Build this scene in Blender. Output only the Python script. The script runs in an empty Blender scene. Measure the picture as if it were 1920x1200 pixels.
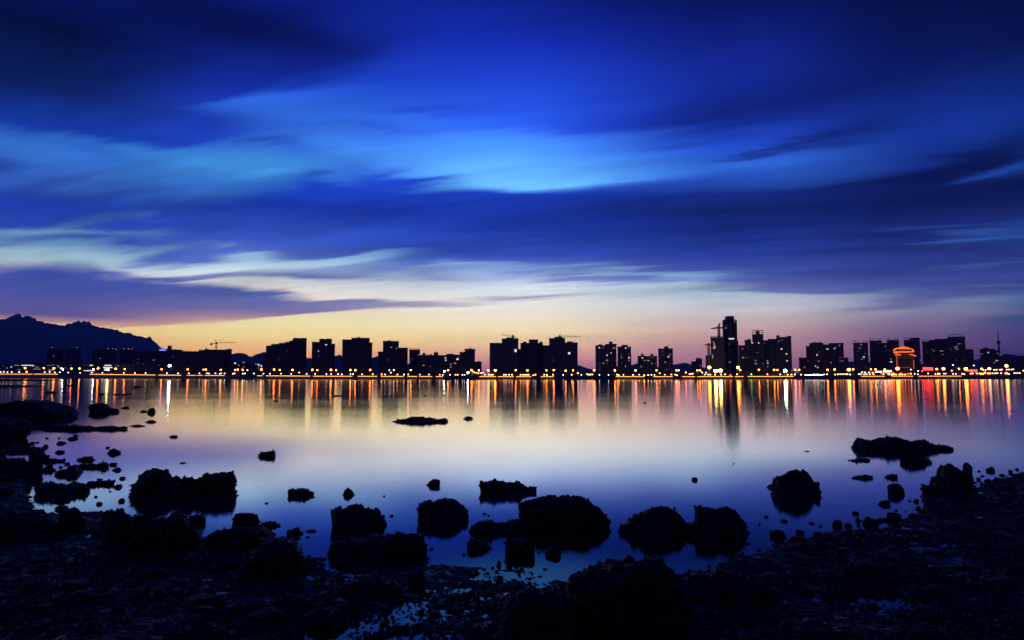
import bpy, bmesh, math, random
import numpy as np
from mathutils import Vector, noise as mnoise
sc = bpy.context.scene
# ------------------------------------------------------------------ camera
HAZE_DENSITY = 0.00007; HAZE_FAR = 11000.0; HAZE_TOP = 1000.0
F_PX = 1280.0; CAM_H = 2.2; HORIZON = 706.5
PITCH = math.atan((HORIZON - 600.0) / F_PX)
cam_data = bpy.data.cameras.new("camera"); cam = bpy.data.objects.new("camera", cam_data)
sc.collection.objects.link(cam)
cam_data.sensor_width = 36.0; cam_data.lens = 36.0 * F_PX / 1920.0
cam_data.clip_start = 0.05; cam_data.clip_end = 60000.0
cam.location = (0, 0, CAM_H); cam.rotation_euler = (math.radians(90) + PITCH, 0, 0)
sc.camera = cam
sc.view_settings.view_transform = 'Standard'; sc.view_settings.look = 'None'
sc.view_settings.exposure = 0.0; sc.view_settings.gamma = 1.0
sc.view_settings.use_curve_mapping = False
sc.cycles.use_denoising = True
sc.cycles.max_bounces = 6; sc.cycles.diffuse_bounces = 2; sc.cycles.glossy_bounces = 4
sc.cycles.sample_clamp_indirect = 30.0
CP, SP = math.cos(PITCH), math.sin(PITCH)
def ray(px, py):
    a = (px - 960.0) / F_PX; b = (600.0 - py) / F_PX
    return Vector((a, CP - b * SP, SP + b * CP))
def at_depth(px, py, Y):
    d = ray(px, py); return Vector((0, 0, CAM_H)) + d * (Y / d.y)
def on_water(px, py, z=0.0):
    d = ray(px, py); return Vector((0, 0, CAM_H)) + d * ((z - CAM_H) / d.z)
def azel(px, py):
    d = ray(px, py).normalized()
    return math.atan2(d.x, d.y), math.asin(d.z)
def lin(c):
    return tuple(((v / 255.0) / 12.92 if v / 255.0 <= 0.04045 else (((v / 255.0) + 0.055) / 1.055) ** 2.4) for v in c)
# ------------------------------------------------------------------ dusk sky (world)
world = bpy.data.worlds.new("World"); sc.world = world; world.use_nodes = True
nt = world.node_tree; nt.nodes.clear()
def N(tree, typ, **kw):
    n = tree.nodes.new(typ)
    for k, v in kw.items(): setattr(n, k, v)
    return n
def wire(tree, sock, v):
    if isinstance(v, bpy.types.NodeSocket): tree.links.new(v, sock)
    else: sock.default_value = v
def M(op, a, b=None, c=None, clamp=False):
    n = N(nt, 'ShaderNodeMath', operation=op, use_clamp=clamp)
    wire(nt, n.inputs[0], a)
    if b is not None: wire(nt, n.inputs[1], b)
    if c is not None: wire(nt, n.inputs[2], c)
    return n.outputs[0]
def comb(x, y, z=0.0):
    n = N(nt, 'ShaderNodeCombineXYZ')
    for i, v in enumerate((x, y, z)): wire(nt, n.inputs[i], v)
    return n.outputs[0]
def wnoise(vec, scale, detail=4, rough=0.5, dist=0.0):
    n = N(nt, 'ShaderNodeTexNoise', noise_dimensions='2D'); nt.links.new(vec, n.inputs['Vector'])
    n.inputs['Scale'].default_value = scale; n.inputs['Detail'].default_value = detail
    n.inputs['Roughness'].default_value = rough; n.inputs['Distortion'].default_value = dist
    return n.outputs['Fac']
tc = N(nt, 'ShaderNodeTexCoord')
sep = N(nt, 'ShaderNodeSeparateXYZ'); nt.links.new(tc.outputs['Generated'], sep.inputs[0])
dx, dy, dz = sep.outputs
AZ = M('ARCTAN2', dx, dy); EL = M('ARCSINE', dz)
# high cloud sheet drifting on the wind: coordinates on a flat layer overhead, stretched along the wind
zc = M('ADD', M('MAXIMUM', dz, 0.0), 0.07)
PXc, PYc = M('DIVIDE', dx, zc), M('DIVIDE', dy, zc)
WD = math.atan2(-0.38, 1.0)
along = M('ADD', M('MULTIPLY', PXc, math.cos(WD)), M('MULTIPLY', PYc, math.sin(WD)))
across = M('SUBTRACT', M('MULTIPLY', PYc, math.cos(WD)), M('MULTIPLY', PXc, math.sin(WD)))
streak_v = comb(M('MULTIPLY', along, 0.30), across, 0.0)
streak = wnoise(streak_v, 1.15, 4, 0.55, 0.0)
fine = wnoise(comb(M('MULTIPLY', along, 0.21), M('ADD', across, 3.7)), 3.4, 5, 0.62, 0.0)
warp1 = wnoise(comb(M('MULTIPLY', along, 0.45), M('ADD', across, 9.1)), 0.9, 2, 0.5)
warp2 = wnoise(comb(M('MULTIPLY', along, 0.35), M('ADD', across, 17.3)), 1.3, 2, 0.5)
fall = M('ADD', M('MULTIPLY', M('MINIMUM', M('MAXIMUM', EL, 0.0), 0.30), 0.42), 0.016)   # warps shrink near the horizon
azw = M('ADD', AZ, M('MULTIPLY', M('SUBTRACT', warp1, 0.5), 0.09))
elw = M('ADD', EL, M('MULTIPLY', M('SUBTRACT', warp2, 0.5), M('MULTIPLY', fall, 0.7)))
elw = M('ADD', elw, M('MULTIPLY', M('SUBTRACT', streak, 0.5), M('MULTIPLY', fall, 0.55)))
elw = M('ADD', elw, M('MULTIPLY', M('SUBTRACT', fine, 0.5), M('MULTIPLY', fall, 0.30)))
P = comb(azw, elw)
# cloud banks (+) and clear windows (-): centre, radii, tilt (deg), density; given in 1/1280 rad steps from the view axis
BANKS = [
 (1250,562,320,18,0,-.7),(1050,590,380,19,0,-1.2),(650,612,300,12,0,-.7),(380,622,280,14,0,-.9),(330,40,170,80,0,.6),(210,70,470,150,6,1.3),(480,105,140,45,14,.9),(60,190,330,80,4,1.1),(170,245,190,35,3,.8),(30,165,80,30,0,.5),
 (500,303,60,9,4,.7),(780,228,110,9,10,.6),(360,268,150,24,4,.55),(690,262,120,7,6,.3),(800,333,110,11,4,.9),(640,352,90,7,3,.5),(690,90,60,30,30,.2),
 (40,382,190,42,0,.9),(430,395,330,40,-2,1.0),(760,395,260,45,0,1.0),(1120,402,330,42,0,1.15),(1480,430,420,75,0,1.1),(980,450,420,38,2,.8),
 (560,440,300,26,2,.7),(150,445,150,9,2,.4),(360,470,60,7,6,.35),(1250,485,380,26,0,.75),(1780,480,300,40,2,.7),(640,465,130,10,3,.3),
 (550,500,620,36,1,.75),(250,520,160,10,-4,.5),
 (90,545,250,30,0,1.5),(260,570,300,26,0,1.6),(520,580,230,14,2,1.5),(760,575,180,9,2,1.3),(1010,549,140,7,1,1.0),(585,524,130,9,-1,.5),(820,522,100,6,0,.5),
 (60,596,150,14,0,.9),(330,604,200,5,1,.4),
 (1580,532,230,16,-2,1.0),(1640,562,90,8,2,.75),(1860,528,190,20,2,.9),(1320,540,75,5,0,.5),(1640,505,200,14,0,.5),(1450,515,130,9,0,.5),
 (1250,205,190,26,6,.7),(1480,175,220,55,8,.7),(1600,245,110,28,12,.45),(1440,287,130,7,8,.8),(1330,240,120,10,4,.3),(1700,330,240,20,8,.8),(1880,365,220,28,4,.9),(1780,290,170,20,8,.5),(1650,365,160,16,4,.6),
 (110,325,300,18,0,-.95),(450,336,110,11,2,-.8),(300,310,160,10,2,-.4),(1010,338,120,28,0,-1.3),(650,298,90,10,6,-.6),(970,280,220,34,4,-.8),(1200,300,170,12,2,-.6),
 (1300,322,260,9,3,-.5),(700,240,240,14,8,-.4),(500,215,160,20,12,-.8),
 (80,425,110,7,0,-.45),(290,393,60,8,0,-.3),(1080,433,55,5,2,-.9),(1720,412,140,7,-2,-.9),(1820,436,150,12,-2,-.9),(1860,310,140,9,12,-.8),(1180,412,90,4,3,-.4),
 (90,487,170,14.4,3,-0.93),(215,505,80,7.2,4,-0.60),(450,463,60,9.6,5,-0.83),(310,508,110,9.6,11,-1.12),(430,490,110,13.2,7,-1.05),(600,487,120,18.0,3,-0.97),(700,478,80,14.4,3,-0.90),(840,505,80,7.2,0,-0.83),
 (400,535,110,4.8,1,-0.83),(560,549,160,8.4,0,-0.97),(800,545,160,9.6,2,-0.93),(90,567,100,6.0,2,-0.90),(1000,522,240,12.0,0,-0.97),(1240,524,170,20.4,0,-0.62),(1150,525,140,15.6,0,-0.52),
 (700,583,130,3.6,4,-0.45),(1850,508,110,3.6,2,-0.37),(1350,492,60,4.8,0,-0.30),(1550,490,90,4.8,0,-0.33),(940,505,90,6.0,0,-0.45),
]
acc = -0.45
for bi, (cx, cy, rx, ry, rot, amp) in enumerate(BANKS):
    if bi % 8 == 7: P = comb(azw, elw, acc)          # keeps the node stack short
    a0, e0 = azel(cx, cy)
    a1, _ = azel(cx + 20, cy); _, e1 = azel(cx, cy - 20)
    sx = (a1 - a0) / 20.0; sy = (e1 - e0) / 20.0
    m = N(nt, 'ShaderNodeMapping', vector_type='TEXTURE')
    nt.links.new(P, m.inputs['Vector'])
    m.inputs['Location'].default_value = (a0, e0, 0)
    m.inputs['Rotation'].default_value = (0, 0, math.radians(rot) * (sy / sx))
    m.inputs['Scale'].default_value = (rx * sx, ry * sy, 1e6)
    d = N(nt, 'ShaderNodeVectorMath', operation='DOT_PRODUCT')
    nt.links.new(m.outputs[0], d.inputs[0]); nt.links.new(m.outputs[0], d.inputs[1])
    acc = M('MULTIPLY_ADD', M('POWER', 0.40, d.outputs['Value']), amp, acc)
# noise matters less near the horizon, where the air is clear
up = N(nt, 'ShaderNodeMapRange', interpolation_type='SMOOTHSTEP'); nt.links.new(EL, up.inputs[0])
up.inputs[1].default_value = 0.07; up.inputs[2].default_value = 0.16
nz = M('ADD', M('MULTIPLY', M('SUBTRACT', streak, 0.5), 1.5), M('MULTIPLY', M('SUBTRACT', fine, 0.5), 1.9))
nz = M('MULTIPLY', nz, M('ADD', M('MULTIPLY', up.outputs[0], 0.62), 0.38))
acc = M('ADD', acc, nz)
cov = N(nt, 'ShaderNodeMapRange', interpolation_type='SMOOTHSTEP'); wire(nt, cov.inputs[0], acc)
cov.inputs[1].default_value = -0.85; cov.inputs[2].default_value = 0.68
COV = cov.outputs[0]
ELMAX = 0.62
elt = M('DIVIDE', EL, ELMAX, clamp=True)
def ramp_el(stops):
    r = N(nt, 'ShaderNodeValToRGB'); nt.links.new(elt, r.inputs[0])
    cr = r.color_ramp; cr.interpolation = 'EASE' if False else 'LINEAR'
    st = sorted((max(0.0, min(1.0, azel(960, y)[1] / ELMAX)), c) for y, c in stops)
    while len(cr.elements) > 1: cr.elements.remove(cr.elements[-1])
    cr.elements[0].position = st[0][0]; cr.elements[0].color = (*lin(st[0][1]), 1)
    for p, c in st[1:]:
        e = cr.elements.new(p); e.color = (*lin(c), 1)
    return r.outputs[0]
CLEAR = {  # azimuth (as photo column) -> colour of open sky by height
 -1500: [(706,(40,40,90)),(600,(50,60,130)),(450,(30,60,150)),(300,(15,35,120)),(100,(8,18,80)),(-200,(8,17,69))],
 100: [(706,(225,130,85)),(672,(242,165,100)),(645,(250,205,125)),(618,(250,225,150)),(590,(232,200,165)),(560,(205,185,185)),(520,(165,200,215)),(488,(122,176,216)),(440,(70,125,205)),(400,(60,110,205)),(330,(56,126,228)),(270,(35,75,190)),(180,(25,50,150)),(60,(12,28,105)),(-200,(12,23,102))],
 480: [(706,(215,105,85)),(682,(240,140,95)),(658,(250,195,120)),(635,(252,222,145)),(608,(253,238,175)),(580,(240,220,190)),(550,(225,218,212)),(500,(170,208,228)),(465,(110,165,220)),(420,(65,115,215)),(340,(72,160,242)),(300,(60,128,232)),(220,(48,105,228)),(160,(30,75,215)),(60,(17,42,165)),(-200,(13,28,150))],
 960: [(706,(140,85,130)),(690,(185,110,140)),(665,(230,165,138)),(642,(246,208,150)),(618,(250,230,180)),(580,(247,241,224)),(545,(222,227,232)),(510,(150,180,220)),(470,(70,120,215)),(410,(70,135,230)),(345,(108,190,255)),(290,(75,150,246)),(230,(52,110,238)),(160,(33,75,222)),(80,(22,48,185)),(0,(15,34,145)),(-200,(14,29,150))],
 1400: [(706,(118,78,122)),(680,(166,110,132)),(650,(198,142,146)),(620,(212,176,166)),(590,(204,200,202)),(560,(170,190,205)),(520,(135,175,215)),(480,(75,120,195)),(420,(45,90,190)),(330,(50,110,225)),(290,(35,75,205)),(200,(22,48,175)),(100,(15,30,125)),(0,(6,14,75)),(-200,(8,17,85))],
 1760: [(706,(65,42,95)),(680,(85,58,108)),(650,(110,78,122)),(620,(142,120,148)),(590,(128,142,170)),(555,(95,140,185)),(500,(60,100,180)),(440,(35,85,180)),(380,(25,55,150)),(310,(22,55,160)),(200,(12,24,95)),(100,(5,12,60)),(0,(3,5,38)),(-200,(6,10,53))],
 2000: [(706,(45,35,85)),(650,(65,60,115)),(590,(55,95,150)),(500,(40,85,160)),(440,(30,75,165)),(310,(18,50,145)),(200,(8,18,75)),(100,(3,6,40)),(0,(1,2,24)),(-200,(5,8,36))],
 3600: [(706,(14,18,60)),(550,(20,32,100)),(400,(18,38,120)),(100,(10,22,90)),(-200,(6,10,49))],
}
CLOUD = {
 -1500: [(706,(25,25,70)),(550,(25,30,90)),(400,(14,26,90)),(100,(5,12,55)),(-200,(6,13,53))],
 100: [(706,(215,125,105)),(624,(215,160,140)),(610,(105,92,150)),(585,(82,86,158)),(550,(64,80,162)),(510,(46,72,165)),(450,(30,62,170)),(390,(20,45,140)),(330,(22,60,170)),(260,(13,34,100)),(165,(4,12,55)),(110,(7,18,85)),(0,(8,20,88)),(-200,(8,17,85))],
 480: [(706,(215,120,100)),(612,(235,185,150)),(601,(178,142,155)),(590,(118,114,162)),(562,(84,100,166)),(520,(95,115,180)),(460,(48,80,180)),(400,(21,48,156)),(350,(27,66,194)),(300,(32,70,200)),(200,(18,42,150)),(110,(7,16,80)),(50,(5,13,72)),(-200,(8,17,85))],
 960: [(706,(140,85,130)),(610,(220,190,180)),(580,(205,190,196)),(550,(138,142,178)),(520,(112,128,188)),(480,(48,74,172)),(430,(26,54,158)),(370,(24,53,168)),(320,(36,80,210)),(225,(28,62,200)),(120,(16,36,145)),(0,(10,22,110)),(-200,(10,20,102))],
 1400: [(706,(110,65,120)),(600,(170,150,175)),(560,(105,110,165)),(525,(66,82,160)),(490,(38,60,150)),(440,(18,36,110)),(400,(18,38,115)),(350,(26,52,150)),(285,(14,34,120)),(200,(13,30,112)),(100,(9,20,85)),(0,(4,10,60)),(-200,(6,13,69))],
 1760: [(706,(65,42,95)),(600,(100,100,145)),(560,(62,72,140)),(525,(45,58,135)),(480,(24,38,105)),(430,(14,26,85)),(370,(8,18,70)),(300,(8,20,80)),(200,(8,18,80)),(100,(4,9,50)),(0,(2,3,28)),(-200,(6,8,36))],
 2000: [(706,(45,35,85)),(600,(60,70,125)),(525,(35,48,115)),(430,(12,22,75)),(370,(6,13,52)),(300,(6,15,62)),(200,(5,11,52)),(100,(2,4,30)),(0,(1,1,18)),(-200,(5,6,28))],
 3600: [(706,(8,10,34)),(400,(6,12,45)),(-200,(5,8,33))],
}
azx = M('ADD', AZ, M('MULTIPLY', M('SUBTRACT', warp1, 0.5), 0.10))
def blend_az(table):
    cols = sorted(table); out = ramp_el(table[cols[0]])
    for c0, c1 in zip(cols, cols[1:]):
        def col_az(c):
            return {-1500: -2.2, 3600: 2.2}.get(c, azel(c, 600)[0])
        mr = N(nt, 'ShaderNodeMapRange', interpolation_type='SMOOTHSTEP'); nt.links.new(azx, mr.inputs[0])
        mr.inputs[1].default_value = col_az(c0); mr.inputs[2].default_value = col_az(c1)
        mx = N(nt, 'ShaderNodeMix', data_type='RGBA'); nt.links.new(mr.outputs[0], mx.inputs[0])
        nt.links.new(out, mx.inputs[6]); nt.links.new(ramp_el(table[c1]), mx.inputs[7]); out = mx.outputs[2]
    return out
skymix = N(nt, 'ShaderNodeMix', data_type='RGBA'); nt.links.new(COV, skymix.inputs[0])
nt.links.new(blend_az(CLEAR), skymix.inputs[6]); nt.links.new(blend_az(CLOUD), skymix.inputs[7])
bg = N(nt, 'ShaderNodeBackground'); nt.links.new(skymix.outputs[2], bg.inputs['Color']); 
under = N(nt, 'ShaderNodeMapRange'); nt.links.new(EL, under.inputs[0]); under.inputs[1].default_value = -0.004; under.inputs[2].default_value = -0.02
under.inputs[3].default_value = 1.0; under.inputs[4].default_value = 0.03
# open sky as it stands beyond the haze layer (a little brighter near the horizon than seen through it)
path = M('MINIMUM', M('DIVIDE', HAZE_TOP, M('MAXIMUM', dz, 0.001)), HAZE_FAR)
gain = M('POWER', 2.71828, M('MULTIPLY', path, HAZE_DENSITY * 0.85))
texture_ = M('ADD', 1.0, M('MULTIPLY', M('ADD', M('SUBTRACT', streak, 0.5), M('SUBTRACT', fine, 0.5)), M('MULTIPLY', up.outputs[0], 1.05)))   # thicker and thinner veils inside the banks
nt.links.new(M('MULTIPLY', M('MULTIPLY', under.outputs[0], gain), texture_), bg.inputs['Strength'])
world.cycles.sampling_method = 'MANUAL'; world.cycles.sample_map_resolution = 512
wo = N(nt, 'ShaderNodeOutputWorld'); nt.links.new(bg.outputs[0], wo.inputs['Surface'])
# ------------------------------------------------------------------ helpers
COL = sc.collection
rng = random.Random(7)
def tag(o, label=None, cat=None, group=None, kind=None):
    if label: o['label'] = label
    if cat: o['category'] = cat
    if group: o['group'] = group
    if kind: o['kind'] = kind
    return o
def empty(name, loc, label, cat, group=None):
    o = bpy.data.objects.new(name, None); COL.objects.link(o); o.location = loc
    o.empty_display_size = 0.5
    return tag(o, label, cat, group)
def mesh_obj(name, verts, faces, mat, parent=None, smooth=False, loc=None):
    me = bpy.data.meshes.new(name)
    me.from_pydata([tuple(v) for v in verts], [], faces); me.update()
    if smooth: me.polygons.foreach_set('use_smooth', [True] * len(me.polygons))
    me.materials.append(mat)
    o = bpy.data.objects.new(name, me); COL.objects.link(o)
    if parent is not None: o.parent = parent
    if loc is not None: o.location = loc
    return o
class MB:
    """collects boxes, bars and tubes for ONE mesh object"""
    def __init__(s): s.v = []; s.f = []
    def box(s, x0, x1, y0, y1, z0, z1):
        b = len(s.v)
        s.v += [(x0,y0,z0),(x1,y0,z0),(x1,y1,z0),(x0,y1,z0),(x0,y0,z1),(x1,y0,z1),(x1,y1,z1),(x0,y1,z1)]
        s.f += [(b,b+3,b+2,b+1),(b+4,b+5,b+6,b+7),(b,b+1,b+5,b+4),(b+1,b+2,b+6,b+5),(b+2,b+3,b+7,b+6),(b+3,b,b+4,b+7)]
        return s
    def bar(s, a, c, w, n=4):
        a = Vector(a); c = Vector(c); d = (c - a).normalized()
        u = d.orthogonal().normalized(); v = d.cross(u); b = len(s.v)
        for p in (a, c):
            for k in range(n):
                t = 2 * math.pi * (k + .5) / n
                s.v.append(tuple(p + (u * math.cos(t) + v * math.sin(t)) * w))
        for k in range(n): s.f.append((b+k, b+(k+1)%n, b+n+(k+1)%n, b+n+k))
        s.f.append(tuple(b+k for k in range(n))[::-1]); s.f.append(tuple(b+n+k for k in range(n)))
        return s
    def lathe(s, cx, cy, prof, n=16, sx=1.0, sy=1.0):
        b = len(s.v)
        for r, z in prof:
            for k in range(n):
                t = 2 * math.pi * (k + .5) / n
                s.v.append((cx + r * sx * math.cos(t), cy + r * sy * math.sin(t), z))
        for i in range(len(prof) - 1):
            for k in range(n):
                s.f.append((b+i*n+k, b+i*n+(k+1)%n, b+(i+1)*n+(k+1)%n, b+(i+1)*n+k))
        s.f.append(tuple(b+k for k in range(n))[::-1]); s.f.append(tuple(b+(len(prof)-1)*n+k for k in range(n)))
        return s
    def frustum(s, x0, x1, y0, y1, z0, z1, inset):
        b = len(s.v)
        s.v += [(x0,y0,z0),(x1,y0,z0),(x1,y1,z0),(x0,y1,z0),(x0+inset,y0+inset,z1),(x1-inset,y0+inset,z1),(x1-inset,y1-inset,z1),(x0+inset,y1-inset,z1)]
        s.f += [(b,b+3,b+2,b+1),(b+4,b+5,b+6,b+7),(b,b+1,b+5,b+4),(b+1,b+2,b+6,b+5),(b+2,b+3,b+7,b+6),(b+3,b,b+4,b+7)]
        return s
    def build(s, name, mat, parent=None, smooth=False):
        if not s.v: return None
        off = Vector((0, 0, 0))
        if parent is not None: off = parent.location
        return mesh_obj(name, [(a - off.x, b - off.y, c - off.z) for a, b, c in s.v], s.f, mat, parent, smooth)
# ------------------------------------------------------------------ materials
def new_mat(name):
    m = bpy.data.materials.new(name); m.use_nodes = True; m.node_tree.nodes.clear(); return m
def principled(name, base, rough=0.7, noise_scale=None, var=0.35, spec=0.5, bump=0.0, metallic=0.0, rough_var=0.0, coord='Object'):
    m = new_mat(name); t = m.node_tree
    out = N(t, 'ShaderNodeOutputMaterial'); p = N(t, 'ShaderNodeBsdfPrincipled'); t.links.new(p.outputs[0], out.inputs[0])
    p.inputs['Base Color'].default_value = (*base, 1); p.inputs['Roughness'].default_value = rough
    p.inputs['Specular IOR Level'].default_value = spec; p.inputs['Metallic'].default_value = metallic
    if noise_scale:
        co = N(t, 'ShaderNodeTexCoord'); nz_ = N(t, 'ShaderNodeTexNoise'); nz_.inputs['Scale'].default_value = noise_scale
        nz_.inputs['Detail'].default_value = 5; nz_.inputs['Roughness'].default_value = 0.6
        t.links.new(co.outputs[coord], nz_.inputs['Vector'])
        mx = N(t, 'ShaderNodeMix', data_type='RGBA'); t.links.new(nz_.outputs['Fac'], mx.inputs[0])
        mx.inputs[6].default_value = (*[c * (1 - var) for c in base], 1); mx.inputs[7].default_value = (*[c * (1 + var) for c in base], 1)
        t.links.new(mx.outputs[2], p.inputs['Base Color'])
        if rough_var:
            mr = N(t, 'ShaderNodeMapRange'); t.links.new(nz_.outputs['Fac'], mr.inputs[0]); mr.inputs[1].default_value = 0.35; mr.inputs[2].default_value = 0.65
            mr.inputs[3].default_value = rough - rough_var; mr.inputs[4].default_value = rough + rough_var; t.links.new(mr.outputs[0], p.inputs['Roughness'])
        if bump:
            bp = N(t, 'ShaderNodeBump'); bp.inputs['Strength'].default_value = bump; bp.inputs['Distance'].default_value = 0.02
            t.links.new(nz_.outputs['Fac'], bp.inputs['Height']); t.links.new(bp.outputs[0], p.inputs['Normal'])
    return m
def emitter(name, color, strength, body=(0.3, 0.3, 0.3)):
    m = new_mat(name); t = m.node_tree
    out = N(t, 'ShaderNodeOutputMaterial'); p = N(t, 'ShaderNodeBsdfPrincipled'); t.links.new(p.outputs[0], out.inputs[0])
    p.inputs['Base Color'].default_value = (*body, 1); p.inputs['Roughness'].default_value = 0.4
    p.inputs['Emission Color'].default_value = (*color, 1); p.inputs['Emission Strength'].default_value = strength
    return m
def facade(name, base):
    """plastered or tiled tower wall with a grid of dark window glass"""
    m = new_mat(name); t = m.node_tree
    out = N(t, 'ShaderNodeOutputMaterial'); p = N(t, 'ShaderNodeBsdfPrincipled'); t.links.new(p.outputs[0], out.inputs[0])
    co = N(t, 'ShaderNodeTexCoord'); s = N(t, 'ShaderNodeSeparateXYZ'); t.links.new(co.outputs['Object'], s.inputs[0])
    def mm(op, a, b=None):
        n = N(t, 'ShaderNodeMath', operation=op); wire(t, n.inputs[0], a)
        if b is not None: wire(t, n.inputs[1], b)
        return n.outputs[0]
    hx = mm('ADD', s.outputs[0], s.outputs[1])
    fx = mm('FRACT', mm('DIVIDE', hx, 3.6)); fz = mm('FRACT', mm('DIVIDE', s.outputs[2], 3.1))
    win = mm('MULTIPLY', mm('MULTIPLY', mm('GREATER_THAN', fx, 0.3), mm('LESS_THAN', fx, 0.8)), mm('MULTIPLY', mm('GREATER_THAN', fz, 0.32), mm('LESS_THAN', fz, 0.82)))
    mx = N(t, 'ShaderNodeMix', data_type='RGBA'); t.links.new(win, mx.inputs[0]); mx.inputs[6].default_value = (*base, 1); mx.inputs[7].default_value = (0.02, 0.025, 0.035, 1)
    t.links.new(mx.outputs[2], p.inputs['Base Color'])
    rr = N(t, 'ShaderNodeMapRange'); t.links.new(win, rr.inputs[0]); rr.inputs[3].default_value = 0.8; rr.inputs[4].default_value = 0.15
    t.links.new(rr.outputs[0], p.inputs['Roughness'])
    return m
MAT = dict(
    facade_pale=facade('facade_pale', (0.10, 0.10, 0.115)), facade_brown=facade('facade_brown', (0.075, 0.072, 0.085)),
    facade_grey=facade('facade_grey', (0.085, 0.09, 0.105)), concrete=principled('concrete', (0.085, 0.085, 0.095), 0.85, 0.3),
    frame=principled('roof_frame_steel', (0.12, 0.12, 0.14), 0.5), steel=principled('crane_steel', (0.30, 0.16, 0.04), 0.55),
    pole=principled('lamp_pole', (0.12, 0.12, 0.13), 0.5), seawall=principled('seawall_stone', (0.16, 0.15, 0.14), 0.85, 0.8),
    land=principled('far_land', (0.06, 0.06, 0.055), 0.95, 0.02), tree=principled('tree_leaves', (0.045, 0.07, 0.03), 0.8, 0.5),
    bark=principled('bark', (0.06, 0.045, 0.035), 0.9), hill=principled('mountain_forest', (0.10, 0.11, 0.12), 0.95, 0.004),
    hull=principled('net', (0.05, 0.05, 0.05), 0.9), gold=principled('ornate_gold_stone', (0.16, 0.11, 0.06), 0.6, 0.5),
    sodium=emitter('lamp_sodium', (1.0, 0.20, 0.017), 36), sodium_big=emitter('lamp_sodium_big', (1.0, 0.25, 0.024), 50),
    yellow=emitter('lamp_yellow', (1.0, 0.60, 0.16), 60), white=emitter('lamp_white', (0.85, 0.93, 1.0), 50), greenwhite=emitter('lamp_greenwhite', (0.75, 1.0, 0.70), 80),
    pink=emitter('lamp_pink', (1.0, 0.50, 0.38), 10), orange_low=emitter('lamp_orange_low', (1.0, 0.33, 0.10), 12), white_low=emitter('lamp_white_low', (0.95, 0.85, 0.85), 6),
    red=emitter('lamp_red', (1.0, 0.03, 0.03), 14), green=emitter('lamp_green', (0.05, 1.0, 0.25), 7),
    strip=emitter('promenade_strip_light', (1.0, 0.40, 0.08), 2.8), strip_white=emitter('white_strip_light', (1.0, 0.85, 0.8), 7),
    win_white=emitter('window_white', (0.85, 0.9, 1.0), 0.24), win_warm=emitter('window_warm', (1.0, 0.72, 0.42), 0.30), win_dim=emitter('window_dim', (0.6, 0.6, 0.75), 0.07),
    win_bright=emitter('window_bright', (1.0, 0.92, 0.85), 0.95), blue_sign=emitter('blue_sign', (0.10, 0.12, 1.0), 2.2), red_sign=emitter('red_sign', (1.0, 0.03, 0.02), 13),
    gold_line=emitter('gold_outline_light', (1.0, 0.17, 0.015), 1.7), gold_wash_glow=emitter('gold_wash_glow', (1.0, 0.25, 0.04), 0.35), red_dot=emitter('red_warning', (1.0, 0.25, 0.2), 1.2),
    amber_tree=emitter('amber_shrub_light', (1.0, 0.35, 0.04), 0.35),
)
# water: long-exposure sea, smooth with a soft micro-roughness
mw = new_mat('calm_sea'); t = mw.node_tree
out = N(t, 'ShaderNodeOutputMaterial'); gl = N(t, 'ShaderNodeBsdfGlossy', distribution='BECKMANN')
co = N(t, 'ShaderNodeTexCoord'); mp = N(t, 'ShaderNodeMapping'); mp.inputs['Scale'].default_value = (0.02, 0.11, 1); t.links.new(co.outputs['Object'], mp.inputs[0])
wn = N(t, 'ShaderNodeTexNoise'); wn.inputs['Scale'].default_value = 1.0; wn.inputs['Detail'].default_value = 4; t.links.new(mp.outputs[0], wn.inputs[0])
wr = N(t, 'ShaderNodeMapRange'); t.links.new(wn.outputs['Fac'], wr.inputs[0]); wr.inputs[1].default_value = 0.3; wr.inputs[2].default_value = 0.7; wr.inputs[3].default_value = 0.092; wr.inputs[4].default_value = 0.116
t.links.new(wr.outputs[0], gl.inputs['Roughness'])
gl.inputs['Color'].default_value = (1, 1, 1, 1)
deep = N(t, 'ShaderNodeBsdfDiffuse'); deep.inputs['Color'].default_value = (0.004, 0.007, 0.012, 1)
geo = N(t, 'ShaderNodeNewGeometry'); dt = N(t, 'ShaderNodeVectorMath', operation='DOT_PRODUCT'); t.links.new(geo.outputs['Incoming'], dt.inputs[0]); t.links.new(geo.outputs['Normal'], dt.inputs[1])
fr = N(t, 'ShaderNodeValToRGB'); t.links.new(dt.outputs['Value'], fr.inputs[0])   # reflectance of the sea falls, and turns bluer, as the view steepens
for i_, (p_, v_) in enumerate(((0.0, (1, 1, 1)), (0.10, (1, 1, 1)), (0.145, (.86, .90, .92)), (0.185, (.60, .70, .68)), (0.225, (.28, .37, .42)), (0.27, (.11, .155, .20)), (0.42, (.035, .05, .075)), (1.0, (.03, .03, .05)))):
    e_ = fr.color_ramp.elements[0] if i_ == 0 else fr.color_ramp.elements[len(fr.color_ramp.elements) - 1] if i_ == 7 else fr.color_ramp.elements.new(p_)
    e_.position = p_; e_.color = (*v_, 1)
t.links.new(fr.outputs[0], gl.inputs['Color'])
adds = N(t, 'ShaderNodeAddShader'); t.links.new(deep.outputs[0], adds.inputs[0]); t.links.new(gl.outputs[0], adds.inputs[1])
t.links.new(adds.outputs[0], out.inputs[0]); MAT['water'] = mw
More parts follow.
